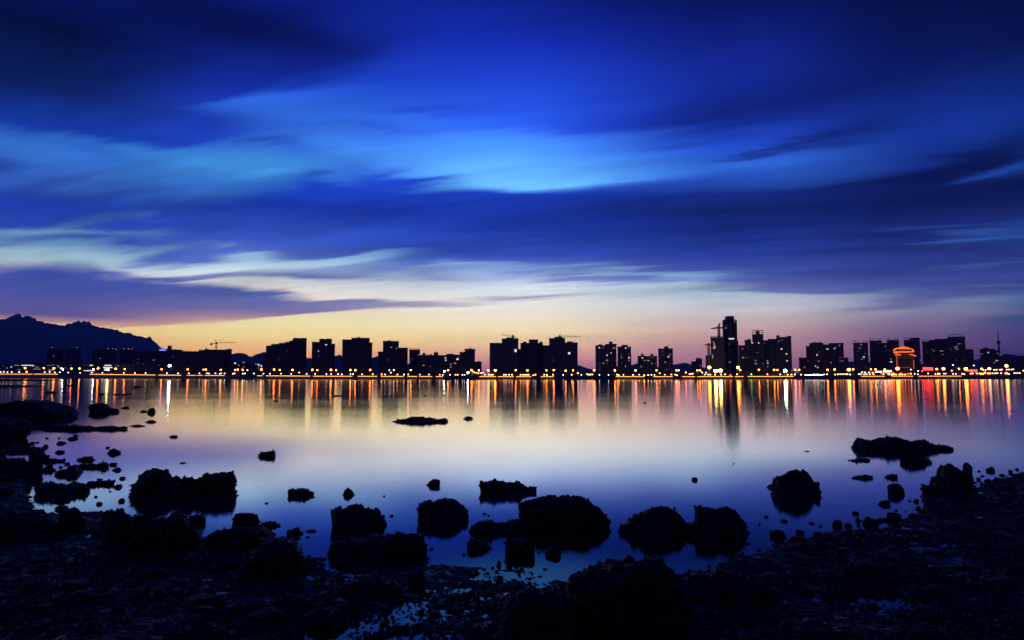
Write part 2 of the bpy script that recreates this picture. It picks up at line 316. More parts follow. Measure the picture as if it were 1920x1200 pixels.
def wet(name, base, rough, scale, bump, gloss_lo, gloss_hi):
    """dark wet rock or mud: drier crust with wet glossy patches"""
    m = new_mat(name); t = m.node_tree
    out = N(t, 'ShaderNodeOutputMaterial'); p = N(t, 'ShaderNodeBsdfPrincipled'); t.links.new(p.outputs[0], out.inputs[0])
    co = N(t, 'ShaderNodeTexCoord')
    n1 = N(t, 'ShaderNodeTexNoise'); n1.inputs['Scale'].default_value = scale; n1.inputs['Detail'].default_value = 6; n1.inputs['Roughness'].default_value = 0.65; t.links.new(co.outputs['Object'], n1.inputs['Vector'])
    vo = N(t, 'ShaderNodeTexVoronoi'); vo.inputs['Scale'].default_value = scale * 2.2; t.links.new(co.outputs['Object'], vo.inputs['Vector'])
    rp = N(t, 'ShaderNodeValToRGB'); t.links.new(n1.outputs['Fac'], rp.inputs[0])
    rp.color_ramp.elements[0].position = 0.35; rp.color_ramp.elements[0].color = (*[c * 0.5 for c in base], 1)
    rp.color_ramp.elements[1].position = 0.72; rp.color_ramp.elements[1].color = (*[c * 2.0 for c in base], 1)
    t.links.new(rp.outputs[0], p.inputs['Base Color'])
    mr = N(t, 'ShaderNodeMapRange'); t.links.new(n1.outputs['Fac'], mr.inputs[0]); mr.inputs[1].default_value = 0.50; mr.inputs[2].default_value = 0.68
    mr.inputs[3].default_value = gloss_hi; mr.inputs[4].default_value = gloss_lo; t.links.new(mr.outputs[0], p.inputs['Roughness'])
    ad = N(t, 'ShaderNodeMath', operation='MULTIPLY_ADD'); t.links.new(vo.outputs['Distance'], ad.inputs[0]); ad.inputs[1].default_value = -0.7; t.links.new(n1.outputs['Fac'], ad.inputs[2])
    bp = N(t, 'ShaderNodeBump'); bp.inputs['Strength'].default_value = bump; bp.inputs['Distance'].default_value = 0.03; t.links.new(ad.outputs[0], bp.inputs['Height']); t.links.new(bp.outputs[0], p.inputs['Normal'])
    p.inputs['Specular IOR Level'].default_value = 0.3
    return m
MAT['rock'] = wet('oyster_crusted_rock', (0.011, 0.011, 0.011), 0.5, 9.0, 0.7, 0.25, 0.65)
MAT['shell'] = wet('oyster_shell', (0.085, 0.085, 0.09), 0.5, 30.0, 0.4, 0.25, 0.6)
MAT['mud'] = wet('wet_tidal_mud', (0.0045, 0.0045, 0.0045), 0.5, 6.0, 0.6, 0.20, 0.75)
# ------------------------------------------------------------------ numpy fractal noise
def vnoise(x, y, seed=0):
    xi = np.floor(x).astype(np.int64); yi = np.floor(y).astype(np.int64); xf = x - xi; yf = y - yi
    def h(a, b):
        n = (a * 374761393 + b * 668265263 + seed * 974711) & 0xffffffff
        n = ((n ^ (n >> 13)) * 1274126177) & 0xffffffff
        return ((n ^ (n >> 16)) & 0xffff) / 65535.0
    u = xf * xf * (3 - 2 * xf); v = yf * yf * (3 - 2 * yf)
    return (h(xi, yi) * (1 - u) + h(xi + 1, yi) * u) * (1 - v) + (h(xi, yi + 1) * (1 - u) + h(xi + 1, yi + 1) * u) * v
def fbm(x, y, octv=5, gain=0.5, seed=0):
    s = 0; a = 1; tot = 0
    for k in range(octv):
        s = s + a * vnoise(x * 2 ** k + 17.3 * k, y * 2 ** k - 9.1 * k, seed + k); tot += a; a *= gain
    return s / tot
# ------------------------------------------------------------------ sea
sea = MB(); sea.v = [(-11400,-290,0),(11400,-290,0),(11400,10950,0),(-11400,10950,0)]; sea.f = [(0,1,2,3)]
tag(sea.build('water', MAT['water']), kind='structure')
# ------------------------------------------------------------------ tidal flat in front (one sheet, dips under the water where the photo shows sea)
SHORE_PX = [(-900,865),(-200,868),(0,872),(60,890),(45,905),(60,935),(70,962),(130,962),(190,960),(260,975),(350,985),(385,1015),(470,1005),(545,1012),(580,1035),(600,1068),(700,1066),
            (800,1058),(850,1074),(930,1078),(1010,1080),(1080,1090),(1180,1085),(1290,1078),(1345,1058),(1400,1045),(1440,1030),(1500,1012),(1570,1004),(1640,992),(1690,972),(1735,950),
            (1745,925),(1830,912),(1850,900),(1925,886),(2100,868),(2900,840)]
shore_w = np.array([tuple(on_water(*p))[:2] for p in SHORE_PX])
shore_w = np.vstack([shore_w, [(60, 8), (60, -12), (-60, -12), (-60, 8)]])
def poly_sdf(px, py, poly):
    d = np.full(px.shape, 1e9); inside = np.zeros(px.shape, bool); n = len(poly)
    for i in range(n):
        ax, ay = poly[i]; bx_, by_ = poly[(i + 1) % n]; ex, ey = bx_ - ax, by_ - ay
        wx, wy = px - ax, py - ay; tt = np.clip((wx * ex + wy * ey) / (ex * ex + ey * ey + 1e-12), 0, 1)
        d = np.minimum(d, (wx - ex * tt) ** 2 + (wy - ey * tt) ** 2)
        c = ((ay > py) != (by_ > py)) & (px < ex * (py - ay) / (ey + 1e-12) + ax); inside ^= c
    return np.where(inside, np.sqrt(d), -np.sqrt(d))
POOL = np.array([tuple(on_water(*p))[:2] for p in [(590,1040),(640,1090),(700,1100),(690,1160),(560,1150),(480,1260),(560,1500),(1000,1500),(1040,1240),(1000,1120),(1040,1095),(1090,1075),(820,1050)]])
def ground_z(X, Y):
    sd = poly_sdf(X, Y, shore_w); pool = poly_sdf(X, Y, POOL)
    base = np.where(sd < 0, sd * 0.16, np.minimum(0.034, sd * 0.30))
    base = base + np.clip(sd - 1.0, 0, 6) * 0.007
    inpool = np.clip(pool / 0.3 + 0.4, 0, 1)
    base = base * (1 - inpool) + (0.010) * inpool
    big = fbm(X * 0.9, Y * 0.9, 3, 0.5, 3) - 0.5; mid = fbm(X * 4.0, Y * 4.0, 4, 0.55, 11) - 0.5
    ridg = 1 - 2 * np.abs(fbm(X * 7.0, Y * 9.0, 3, 0.5, 23) - 0.5); fine_ = fbm(X * 26, Y * 26, 3, 0.6, 31) - 0.5
    amp = np.clip((sd + 0.9) / 0.9, 0.0, 1.0)
    z = base + amp * (0.09 * big + 0.085 * mid + 0.028 * (ridg - 0.8) + 0.022 * fine_)
    return np.where(sd < -3.0, -0.5, z)
def sheet(name, xs_px, ys_px, mat):
    gx, gy = np.meshgrid(xs_px, ys_px)
    a = (gx - 960.0) / F_PX; b = (600.0 - gy) / F_PX
    dirx, diry, dirz = a, CP - b * SP, SP + b * CP
    s = -CAM_H / dirz; X = dirx * s; Y = diry * s
    Z = ground_z(X, Y)
    nr, nc = X.shape; co_ = np.stack([X, Y, Z], -1).reshape(-1, 3).astype(np.float32)
    i = np.arange((nr - 1) * (nc - 1)); r = i // (nc - 1); c = i % (nc - 1)
    a0 = r * nc + c; quads = np.stack([a0, a0 + nc, a0 + nc + 1, a0 + 1], -1)
    keep = (co_[quads][:, :, 2].max(1) > -0.12)
    quads = quads[keep]
    me = bpy.data.meshes.new(name); me.vertices.add(len(co_)); me.vertices.foreach_set('co', co_.ravel())
    me.loops.add(quads.size); me.loops.foreach_set('vertex_index', quads.ravel().astype(np.int32))
    me.polygons.add(len(quads)); me.polygons.foreach_set('loop_start', np.arange(0, quads.size, 4, dtype=np.int32))
    me.update(calc_edges=True); me.materials.append(mat)
    o = bpy.data.objects.new(name, me); COL.objects.link(o); return o
ys = np.concatenate([np.arange(838, 1000, 1.6), np.arange(1000, 1260, 1.9), np.arange(1260, 1700, 6.0)])
xs = np.concatenate([np.arange(-800, -40, 12), np.arange(-40, 1965, 2.7), np.arange(1965, 2800, 12)])
tag(sheet('tidal_flat', xs, ys, MAT['mud']), kind='structure')
# ------------------------------------------------------------------ rocks
def rock(outline, base_y, label, depth=0.75, crust=1.0, name='rock', group=None, seed=None, flat=2.4, sink=0.12, under=0.07, category='rock'):
    """a boulder: its crest line, how far in front it meets the water or mud, and its depth relative to its width"""
    seed = seed if seed is not None else int(outline[0][0] * 7 + base_y)
    xs_ = [p[0] for p in outline]; x0, x1 = min(xs_), max(xs_)
    front = on_water((x0 + x1) / 2, base_y); W = (x1 - x0) / F_PX * front.y
    dd = max(0.03, W * depth * 0.5); Yc = front.y + dd * 0.9
    crest = sorted(outline)
    def crest_y(x):
        for (ax, ay), (bx_, by_) in zip(crest, crest[1:]):
            if ax <= x <= bx_: return ay + (by_ - ay) * (x - ax) / max(1e-6, bx_ - ax)
        return crest[0][1] if x < crest[0][0] else crest[-1][1]
    wpx = x1 - x0
    nu = int(max(10, min(110, wpx * 0.50))); nv = int(max(10, min(56, wpx * 0.26)))
    pts = []; cx = at_depth((x0 + x1) / 2, base_y, Yc).x
    so = Vector((seed * 1.37 % 97, seed * 0.71 % 53, seed * 0.19 % 31))
    s_big = 1.6 / max(W, .2); hh = 0
    for i in range(nu + 1):
        u = i / nu; px = x0 + (x1 - x0) * u
        e = max(0.0, 1 - abs(2 * u - 1) ** 3.2) ** 0.6
        d = dd * (0.10 + 0.90 * e)
        yc = crest_y(px); hz = at_depth(px, yc, Yc + d * 0.1); zt = max(hz.z * 0.97, 0.01); hh = max(hh, zt)
        X = at_depth(px, base_y, Yc).x; zb = -sink
        zm = (zt + zb) / 2; hv = (zt - zb) / 2
        for j in range(nv):
            th = 2 * math.pi * j / nv
            c_, s_ = math.cos(th), math.sin(th)
            yy = Yc + d * math.copysign(abs(c_) ** (2 / flat), c_); zz = zm + hv * math.copysign(abs(s_) ** (2 / flat), s_)
            pts.append(Vector((X, yy, zz)))
    amp_b = min(0.16 * W, 0.35 * hh + 0.01); amp_c = min(0.085 * W + .004, 0.17) * crust
    out_v = []; fs = []
    rp_ = random.Random(seed * 3 + 1); planes = []
    for _ in range(7):        # broken faces
        n_ = Vector((rp_.gauss(0, .30), rp_.choice((-1, -1, 1)) * rp_.uniform(.4, 1), rp_.gauss(.15, .40))).normalized(); planes.append((n_, rp_.uniform(.68, .92)))
    for k, p in enumerate(pts):
        q = Vector(((p.x - cx) / (W / 2), (p.y - Yc) / dd, p.z / max(hh, .02)))
        for n_, d_ in planes:
            e_ = q.dot(n_) - d_
            if e_ > 0: q -= n_ * e_ * .85
        zf_ = min(1.0, max(0.0, 1 - q.z)); q.x *= 1 - under * zf_
        pts[k] = Vector((cx + q.x * W / 2, Yc + q.y * dd, q.z * max(hh, .02) if p.z > 0 else p.z))
    fr_ = min(16.0, F_PX / front.y / 9.5)
    for k, p in enumerate(pts):
        i = k // nv; u = i / nu
        cen = Vector((p.x, Yc, max(0.0, p.z * 0.4)))
        n_ = (p - cen); n_ = n_.normalized() if n_.length > 1e-5 else Vector((0, 0, 1))
        b1 = mnoise.noise(p * s_big * 1.5 + so) ; b2 = mnoise.noise(p * s_big * 4 + so * 2)
        vd = mnoise.voronoi(p * fr_ * 0.55 + so)[0][0]; cr = mnoise.noise(p * fr_ + so)
        k_end = min(1.0, 5 * min(u, 1 - u) + .3)
        fac_ = mnoise.voronoi(p * s_big * 1.9 + so)[0][0]; vd2 = mnoise.voronoi(p * fr_ * 0.28 + so * 1.7)[0][0]
        disp = amp_b * (0.50 * b1 + 0.30 * b2 + 0.8 * (0.42 - fac_)) * k_end + amp_c * (1.0 * (0.45 - vd) + 1.1 * (0.5 - vd2) + 0.5 * cr) * (0.5 + 0.5 * k_end)
        ex = 0.5 * amp_c * mnoise.noise(p * fr_ * 1.3 + so * 3)
        # crest keeps its traced height: displace it mostly in plan
        zf = 0.6 if p.z > 0.7 * hh else 1.0
        out_v.append((p.x + n_.x * disp + ex + (0.25 * amp_b * b2), p.y + n_.y * disp, p.z + n_.z * disp * zf))
    for i in range(nu):
        for j in range(nv):
            a = i * nv + j; b = i * nv + (j + 1) % nv
            fs.append((a, a + nv, b + nv, b))
    fs.append(tuple(range(nv))); fs.append(tuple(nu * nv + j for j in range(nv))[::-1])
    n_body = len(fs)
    # oysters and barnacle lumps: small thick shells standing off the surface
    rs = random.Random(seed); nb = len(out_v); px_m = front.y / F_PX
    for k in range(0, nb):
        if out_v[k][2] < 0.0 or rs.random() > 0.24 * crust: continue
        p = Vector(out_v[k]); n_ = (p - Vector((p.x, Yc, max(0, p.z * .4)))); n_ = n_.normalized() if n_.length > 1e-5 else Vector((0, 0, 1))
        n_ = (n_ + Vector((rs.gauss(0, .5), rs.gauss(0, .5), rs.gauss(0, .5)))).normalized(); s_ = min(px_m * (1.4 + 3.6 * rs.random() ** 2), 0.05, .08 * W + .004) ; u_ = n_.orthogonal().normalized(); w_ = n_.cross(u_); b0 = len(out_v)
        m_ = 5; a0 = rs.uniform(0, 6.28)
        for q in range(m_):
            a_ = a0 + q * 6.283 / m_; r_ = s_ * rs.uniform(.55, 1.1); out_v.append(tuple(p + u_ * (r_ * math.cos(a_)) + w_ * (r_ * .7 * math.sin(a_)) + n_ * s_ * rs.uniform(.15, .50)))
        out_v.append(tuple(p + n_ * s_ * rs.uniform(.5, .85))); out_v.append(tuple(p - n_ * s_ * .6))
        for q in range(m_): fs.append((b0 + q, b0 + (q + 1) % m_, b0 + m_)); fs.append((b0 + (q + 1) % m_, b0 + q, b0 + m_ + 1))
    loc = Vector((cx, Yc, 0))
    o = mesh_obj(name, [(a - loc.x, b - loc.y, c) for a, b, c in out_v], fs, MAT['rock'], loc=loc)
    o.data.materials.append(MAT['shell']); o.data.polygons.foreach_set('material_index', [0] * n_body + [1] * (len(fs) - n_body))
    return tag(o, label, category, group)
# ------------------------------------------------------------------ far shore
def interp(tab, x):
    for (a, va), (b, vb) in zip(tab, tab[1:]):
        if x <= b: return va + (vb - va) * max(0.0, (x - a)) / (b - a)
    return tab[-1][1]
SHORE_D = [(-900,1150),(0,1000),(150,950),(300,820),(450,700),(600,625),(900,592),(1300,592),(1500,625),(1920,740),(2900,980)]
WALL_H = [(-900,7.5),(0,6.4),(150,6.0),(300,4.4),(450,3.5),(600,2.9),(900,2.5),(1300,2.5),(1500,2.7),(1920,3.2),(2900,4.0)]
def sD(px): return interp(SHORE_D, px)
def sH(px): return interp(WALL_H, px)
def sp(px, back=0.0, z=0.0):
    """plan point on the far shore under photo column px, `back` metres inland"""
    p = at_depth(px, 706.5, sD(px) + back); return Vector((p.x, p.y, z))
def z_at(px, py, Y): return at_depth(px, py, Y).z
cols = list(range(-900, 2901, 20))
vs = []; fs = []
for c in cols:
    h = sH(c)
    vs += [sp(c, 0, -1), sp(c, .6, h), sp(c, 4, h), sp(c, 4.01, h - .35)]
for i in range(len(cols) - 1):
    for k in range(3): a = i * 4 + k; fs.append((a, a + 4, a + 5, a + 1)[::-1])
tag(mesh_obj('seawall', vs, fs, MAT['seawall']), 'low dark stone seawall along the whole far shore', 'seawall')
vs = []; fs = []
for c in cols:
    h = sH(c)
    far = at_depth(c, 706.5, 10900)
    vs += [sp(c, 3.9, h - .3), sp(c, 300, h - .3), (far.x, 10900, 8)]
for i in range(len(cols) - 1):
    for k in range(2): a = i * 3 + k; fs.append((a, a + 3, a + 4, a + 1)[::-1])
tag(mesh_obj('far_shore_land', vs, fs, MAT['land']), kind='structure')
class Plot:
    """a building plot whose front faces the bay: local x along the front, local y inland, z up from its base"""
    def __init__(s, xc, back, base=None):
        p = at_depth(xc, 706.5, sD(xc) + back); s.base = (sH(xc) - .3) if base is None else base
        s.az = math.atan2(p.x, p.y); s.D = math.hypot(p.x, p.y); s.loc = (p.x, p.y, s.base)
    def x(s, px, off=0.0):
        d = ray(px, 706.5); return (s.D + off) * math.tan(math.atan2(d.x, d.y) - s.az)
    def z(s, px, py, off=0.0):
        d = ray(px, py); a = math.atan2(d.x, d.y) - s.az
        return CAM_H + d.z / math.hypot(d.x, d.y) * (s.D + off) / math.cos(a) - s.base
    def root(s, name, label, cat):
        r = empty(name, s.loc, label, cat); r.rotation_euler = (0, 0, -s.az); return r
def put(mb, name, mat, root):
    return mesh_obj(name, mb.v, mb.f, mat, root)
# ------------------------------------------------------------------ mountains
def ridge(name, pts, D, spread, mat, rough, foot=0.0, seed=1):
    xs_ = np.arange(pts[0][0], pts[-1][0] + .1, 1.6); yt = np.interp(xs_, [p[0] for p in pts], [p[1] for p in pts]); yt = yt + np.array([2.6 * mnoise.noise(Vector((x * .16, seed, 0))) + 1.6 * mnoise.noise(Vector((x * .45, seed, 4))) for x in xs_])
    rows = 27; vs = []; fs = []
    for r in range(rows):
        t = r / (rows - 1) * 2 - 1; Y = D + t * spread
        prof = max(0.0, 1 - abs(t)) ** (1.25)
        for k, x in enumerate(xs_):
            p = at_depth(x, 706.5, D); zt = z_at(x, yt[k], D)
            X = p.x * (1 + 0.03 * t)
            n_ = mnoise.fractal(Vector((p.x / D * 40 + seed, Y / D * 40, seed)), 0.8, 2.0, 5)
            z = zt * prof + (n_ * rough * zt * min(1, (1 - abs(t)) * 2.5) * (0.12 if abs(t) < .05 else 1)) * (0.15 if r == rows // 2 else 1)
            if t > 0: z = min(z, zt * 0.97 * prof + 0.0)
            else: z = min(z, zt * (0.985 - 0.5 * abs(t)) if abs(t) > .02 else z)
            vs.append((X, Y, max(z, -5) if r not in (0, rows - 1) else -5))
    n = len(xs_)
    for r in range(rows - 1):
        for k in range(n - 1): a = r * n + k; fs.append((a, a + 1, a + n + 1, a + n))
    return tag(mesh_obj(name, vs, fs, mat), kind='structure')
MTN = [(-900,640),(-600,600),(-400,622),(-250,596),(-120,612),(-40,600),(0,598),(8,599),(13,597),(20,592),(27,588),(31,589),(34,595),(37,596),(40,592),(46,592),(52,594),(58,597),(63,601),(68,602),(72,602),(78,605),(85,606),(92,607),(97,608),(101,608),(108,611),(116,609),(124,607),(131,605),(138,603),(142,601),(146,604),(150,603),(154,602),(158,605),(162,602),(165,607),(170,610),(175,612),(182,614),(190,614),(196,616),(203,616),(213,618),(222,622),(230,624),(238,624),(246,628),(256,630),(264,631),(271,634),(277,632),(283,637),(289,642),(297,650),(305,655),(316,660),(330,668),(345,676),(380,690),(420,700)]
ridge('mountain', MTN, 9000, 1850, MAT['hill'], 0.20)
ridge('hill', [(330,700),(400,684),(425,672),(437,668),(441,662),(455,662),(460,666),(472,669),(479,667),(490,662),(495,659),(500,662),(530,668),(600,672),(625,668),(636,665),(642,668),(670,674),(698,671),(710,667),(740,676),(790,690),(860,700)], 5200, 1200, MAT['hill'], 0.12, seed=5)
ridge('hill', [(1010,703),(1050,696),(1075,690),(1086,685),(1100,690),(1116,695),(1150,688),(1185,684),(1200,680),(1230,688),(1265,684),(1283,680),(1290,681),(1297,686),(1320,690),(1400,700)], 3800, 900, MAT['hill'], 0.12, seed=9)
ridge('hill', [(1480,704),(1590,682),(1605,676),(1640,680),(1760,684),(1828,676),(1842,672),(1870,668),(1886,664),(1896,665),(1905,667),(1935,668),(2000,660),(2200,664),(2600,690)], 3400, 900, MAT['hill'], 0.12, seed=12)
# ------------------------------------------------------------------ buildings
BLD = []   # (x0, x1, short description) for later labels
win_proto = {}
def win_mesh(kind, w, h):
    k = (kind, w, h)
    if k not in win_proto:
        b = MB().box(-w/2, w/2, -.12, 0.02, -h/2, h/2); me = bpy.data.meshes.new('window')
        me.from_pydata(b.v, [], b.f); me.update(); me.materials.append(MAT[kind]); win_proto[k] = me
    return win_proto[k]
def add_window(root, x, y, z, kind, w=1.8, h=1.5, name='window'):
    o = bpy.data.objects.new(name, win_mesh(kind, w, h)); COL.objects.link(o); o.parent = root
    o.location = (x, y, z); return o
def bld(segs, back, label, short, mat='facade_pale', wins=(), nrand=0, deep=18, frames=(), blocks=(), dots=(), seed=0, cat='building', name='apartment_tower', ymax=694, slabs=True, kinds=('win_white','win_warm','win_dim','win_dim')):
    xc = (segs[0][0] + segs[-1][1]) / 2; P = Plot(xc, back); root = P.root(name, label, cat); deep = min(deep, 16)
    BLD.append((segs[0][0], segs[-1][1], short)); r_ = random.Random(seed + int(segs[0][0]))
    body = MB(); trim = MB(); fronts = []
    for i, sg in enumerate(segs):
        x0, x1, yt = sg[:3]; f = sg[3] if len(sg) > 3 else (i % 2) * 1.6
        X0 = P.x(x0, f); X1 = P.x(x1, f); zt = P.z((x0 + x1) / 2, yt, f)
        body.box(X0, X1, f, f + deep, 0, zt); fronts.append((x0, x1, yt, f, X0, X1, zt))
        # parapet rim, floor slabs and pilasters standing proud of the wall
        trim.box(X0 - .2, X1 + .2, f - .25, f - .003, zt - 1.1, zt + .35)
        if slabs:
            z = 4.5
            while z < zt - 4: trim.box(X0 + .05, X1 - .05, f - .45, f - .004, z, z + .35); z += 6.2
            npl = max(2, int((X1 - X0) / 6)); wz = zt - 1.3
            for k in range(npl + 1):
                xx = X0 + .3 + (X1 - X0 - .6) * k / npl; trim.box(xx - .28, xx + .28, f - .62, f - .006, 0, wz)
    put(body, 'wall', MAT[mat], root); put(trim, 'facade_trim', MAT['concrete'], root)
    for (x0, x1, yt) in blocks:       # stair heads and tank rooms on the roof
        q = min(fronts, key=lambda q: abs((q[0] + q[1]) / 2 - (x0 + x1) / 2)); f = q[3] + 3
        a = P.x(x0, f); b = P.x(x1, f); zt = P.z((x0 + x1) / 2, yt, f)
        put(MB().box(a, b, f, f + 7, q[6] - .5, zt).box(a - .2, b + .2, f - .2, f + 7.2, zt + .002, zt + .4), 'roof_block', MAT['concrete'], root)
    if not blocks and not frames and len(segs) > 0 and slabs:      # a small lift head, duct or aerial on otherwise bare roofs
        q = fronts[len(fronts) // 2]; w = (q[5] - q[4]); a = q[4] + w * r_.uniform(.2, .5)
        put(MB().box(a, a + w * .16 + .8, q[3] + 5, q[3] + 8, q[6] - .2, q[6] + 1.3).bar((a + w * .3, q[3] + 4, q[6]), (a + w * .3, q[3] + 4, q[6] + 3.2), .09), 'roof_block', MAT['concrete'], root)
    for (x0, x1, yt) in frames:       # open steel or concrete frames above the roof line
        q = min(fronts, key=lambda q: abs((q[0] + q[1]) / 2 - (x0 + x1) / 2)); f = q[3] + .3
        a = P.x(x0, f); b = P.x(x1, f); zt = P.z((x0 + x1) / 2, yt, f); m = MB(); n = max(2, int((b - a) / 3.5))
        for yy in (f, f + 5):
            for k in range(n + 1):
                xx = a + (b - a) * k / n; m.box(xx - .17, xx + .17, yy, yy + .3, q[6], zt)
            m.box(a - .3, b + .3, yy - .05, yy + .35, zt + .002, zt + .32)
        put(m, 'roof_frame', MAT['frame'], root)
    def pick(x): return next((q for q in fronts if q[0] <= x <= q[1]), min(fronts, key=lambda q: min(abs(q[0] - x), abs(q[1] - x))))
    for (x, y, kd, *sz) in wins:
        q = pick(x); w, h = (sz + [1.8, 1.5])[:2] if len(sz) >= 2 else (1.8, 1.5)
        w, h = round(w * .8, 2), round(h * .75, 2)
        add_window(root, P.x(x, q[3]), q[3] - .5, P.z(x, y, q[3]), kd, w, h)
    for k in range(int(nrand * .55)):
        q = r_.choices(fronts, weights=[(q[1] - q[0]) for q in fronts])[0]
        x = r_.uniform(q[0] + 1.2, q[1] - 1.2); y = r_.uniform(q[2] + 4, ymax)
        X = round(P.x(x, q[3]) / 3.6) * 3.6 + .9; X = min(max(X, q[4] + 1), q[5] - 1)
        Z = round(P.z(x, y, q[3]) / 3.1) * 3.1 + 1.2
        add_window(root, X, q[3] - .5, Z, r_.choice(kinds), 1.2 if r_.random() < .75 else 2.2, 1.1)
    for (x, y) in dots:
        q = min(fronts, key=lambda q: abs((q[0] + q[1]) / 2 - x)); add_window(root, P.x(x, q[3]), q[3] + 1, P.z(x, y, q[3]), 'red_dot', 1.1, 1.1, 'warning_light')
    root['plot'] = 0; del root['plot']; PLOTS[root.name] = P
    return root
PLOTS = {}
# far village side
bld([(85,100,653.5),(100,117,655)], 420, 'boxy apartment tower under the mountain, first of the hazy row', 'the first hazy tower', 'facade_grey', nrand=3, dots=[(95,651.5)], seed=1)
bld([(120,134,655),(134,150,654)], 430, 'boxy apartment tower under the mountain, second of the hazy row', 'the second hazy tower', 'facade_grey', nrand=6, dots=[(141.5,651.5)], seed=2)
bld([(171,185,656),(185,203,655),(203,216,656)], 400, 'wide hazy tower with several red roof lights under the mountain', 'the wide hazy tower', 'facade_grey', nrand=6, dots=[(189,655),(200,653.5),(208.5,653.5),(215,655)], seed=3)
bld([(222,236,655),(236,250,656),(250,265,659)], 380, 'stepped hazy tower with red roof lights at the foot of the mountain', 'the stepped hazy tower', 'facade_grey', nrand=6, dots=[(230,654),(238,654),(241,656),(245,654)], seed=4)
bld([(265,282,659),(282,298,659)], 300, 'long low plain block beside the block with the blue sign', 'the low plain block', 'facade_grey', nrand=3, seed=5, name='low_block', wins=[(287,675,'win_white',4,1.5)])
b_ = bld([(297,312,654),(312,320,649),(320,332,655.5)], 270, 'office block with a blue glowing roof sign and a square stair tower', 'the blue-sign block', 'facade_grey', nrand=3, seed=6, name='office_block', wins=[(323,669,'win_dim',5,1.2)])
P_ = PLOTS[b_.name]; add_window(b_, P_.x(303, 0), -.8, P_.z(303, 656, 0), 'blue_sign', 9.5, 2.6, 'roof_sign')
bld([(328,340,656),(340,371,659),(371,382,656.5),(382,389,654.8),(389,424,656),(424,433,654.5)], 60, 'long flat dark slab building with a tower crane behind it', 'the long slab building', 'facade_brown', nrand=0, seed=7, name='slab_building', deep=30)
# low lit village halls
def hall(x0, x1, yt, back, label, short, wins, name='low_hall', mat='concrete'):
    xc = (x0 + x1) / 2; P = Plot(xc, back); root = P.root(name, label, 'building'); BLD.append((x0, x1, short))
    a = P.x(x0); b = P.x(x1); zt = P.z(xc, yt)
    put(MB().box(a, b, 0, 14, 0, zt - .8), 'wall', MAT[mat], root); put(MB().frustum(a - .8, b + .8, -.8, 14.8, zt - .8 + .002, zt + .8, 3.0), 'roof', MAT['concrete'], root)
    for (x, y, kd, w, h) in wins: add_window(root, P.x(x), -.02, P.z(x, y), kd, w, h)
    return root
hall(0, 40, 683, 90, 'low village hall with broken rows of white windows at the water end', 'the first village hall', [(30,685,'win_white',6,1.2),(20,688,'win_bright',1.6,1.6),(12,690,'win_white',2,1.2),(35,693,'win_white',4,1),(5,686,'win_dim',3,1)])
hall(40, 80, 681, 80, 'village hall with two bright upper window bands behind orange lamps', 'the second village hall', [(44,685,'win_bright',7,1.2),(55,685,'win_bright',10,1.2),(61,687,'win_white',3,1),(68,692,'win_white',9,1.1),(68,688,'win_white',4,1.1),(74,690,'win_dim',3,1)])
hall(82, 130, 684, 90, 'long village hall with dim teal and white windows', 'the long teal-lit hall', [(90,685,'win_white',4,1),(97,684.5,'win_white',5,1),(107,685,'win_white',3,1),(95,694,'win_white',7,2),(109,688,'win_white',3,1.5),(120,690,'win_dim',5,2)])
hall(150, 190, 683, 80, 'village hall with a bright white band below the wide hazy tower', 'the white-band hall', [(170,685,'win_bright',4,1.5),(160,695,'win_bright',5,1),(167,695,'win_bright',6,1.4),(174,696,'win_white',5,1),(158,684,'win_dim',3,1)])
hall(193, 212, 681, 70, 'small brightly lit hall with two window bands near the white lamp', 'the bright small hall', [(197,685,'win_bright',3,1.2),(203,685,'win_bright',6,1.3),(199,689,'win_bright',8,1.6),(207,689,'win_bright',4,1.6),(197,693,'win_bright',3,3)])
hall(213, 300, 682, 90, 'unlit low village hall stretching below the low plain block', 'the unlit village hall', [(267,682.5,'win_dim',3,1),(220,686,'win_white',2,1),(297,684,'win_dim',3,1)])
hall(436, 470, 682, 160, 'low hillside hall with scattered small lights behind the lamps', 'the hillside hall', [(440,681,'win_bright',2,1.6),(447,685,'win_white',1.6,1.4),(456,688,'win_white',1.6,1.2),(456,679.5,'win_white',3,1.2)])
hall(472, 497, 680, 150, 'low hillside hall with small white lights beside the staggered block', 'the lit hillside hall', [(479,682,'win_white',2,1.3),(484,684,'win_bright',1.6,2),(489,686,'win_bright',1.8,1.6),(484,690,'win_white',1.6,1.2),(491,690,'win_white',1.6,1.2)])
# middle of the skyline
bld([(497,507,648.5,4),(507,521,645.5,2.5),(521,533,643.5,1.2),(533,541,641.5,.6),(541,547,639,.3),(547,573.5,635,0)], 90, 'staggered dark tower block climbing in steps towards its tall end', 'the staggered block', 'facade_brown', [(537,659,'win_dim',1.6,1.4),(522,674,'win_dim',1.5,1.4)], seed=8, frames=[(549,558,634),(562,572,634)])
bld([(583.5,597,641.5,2),(597,621,636.5,0),(621,627,645,3)], 95, 'dark tower with one bright window high up and a sloping shoulder', 'the one-window tower', 'facade_grey', [(610,646.5,'win_bright',2.4,1.3),(597,658.5,'win_bright',1.8,1.8),(597,668.5,'win_white',1.4,1.4)], seed=9, frames=[(599,606,635.5),(610,619,635.5)])
bld([(640.5,658,637,2),(658,692,634,0),(692,697,643,3)], 95, 'broad dark twin slab tower without any lit window', 'the broad unlit tower', 'facade_brown', seed=10)
bld([(708,717,660,3),(717,747,640,0),(747,764,652.5,2)], 95, 'dark tower with a wide crown and one low wing on each side', 'the winged tower', 'facade_grey', [(733,651.5,'win_warm',1.8,1.4),(743,653,'win_warm',1.4,1.4),(726,675,'win_dim',1.6,1.4)], dots=[(721,641.5),(733,641.5),(742,641.5)], seed=11)
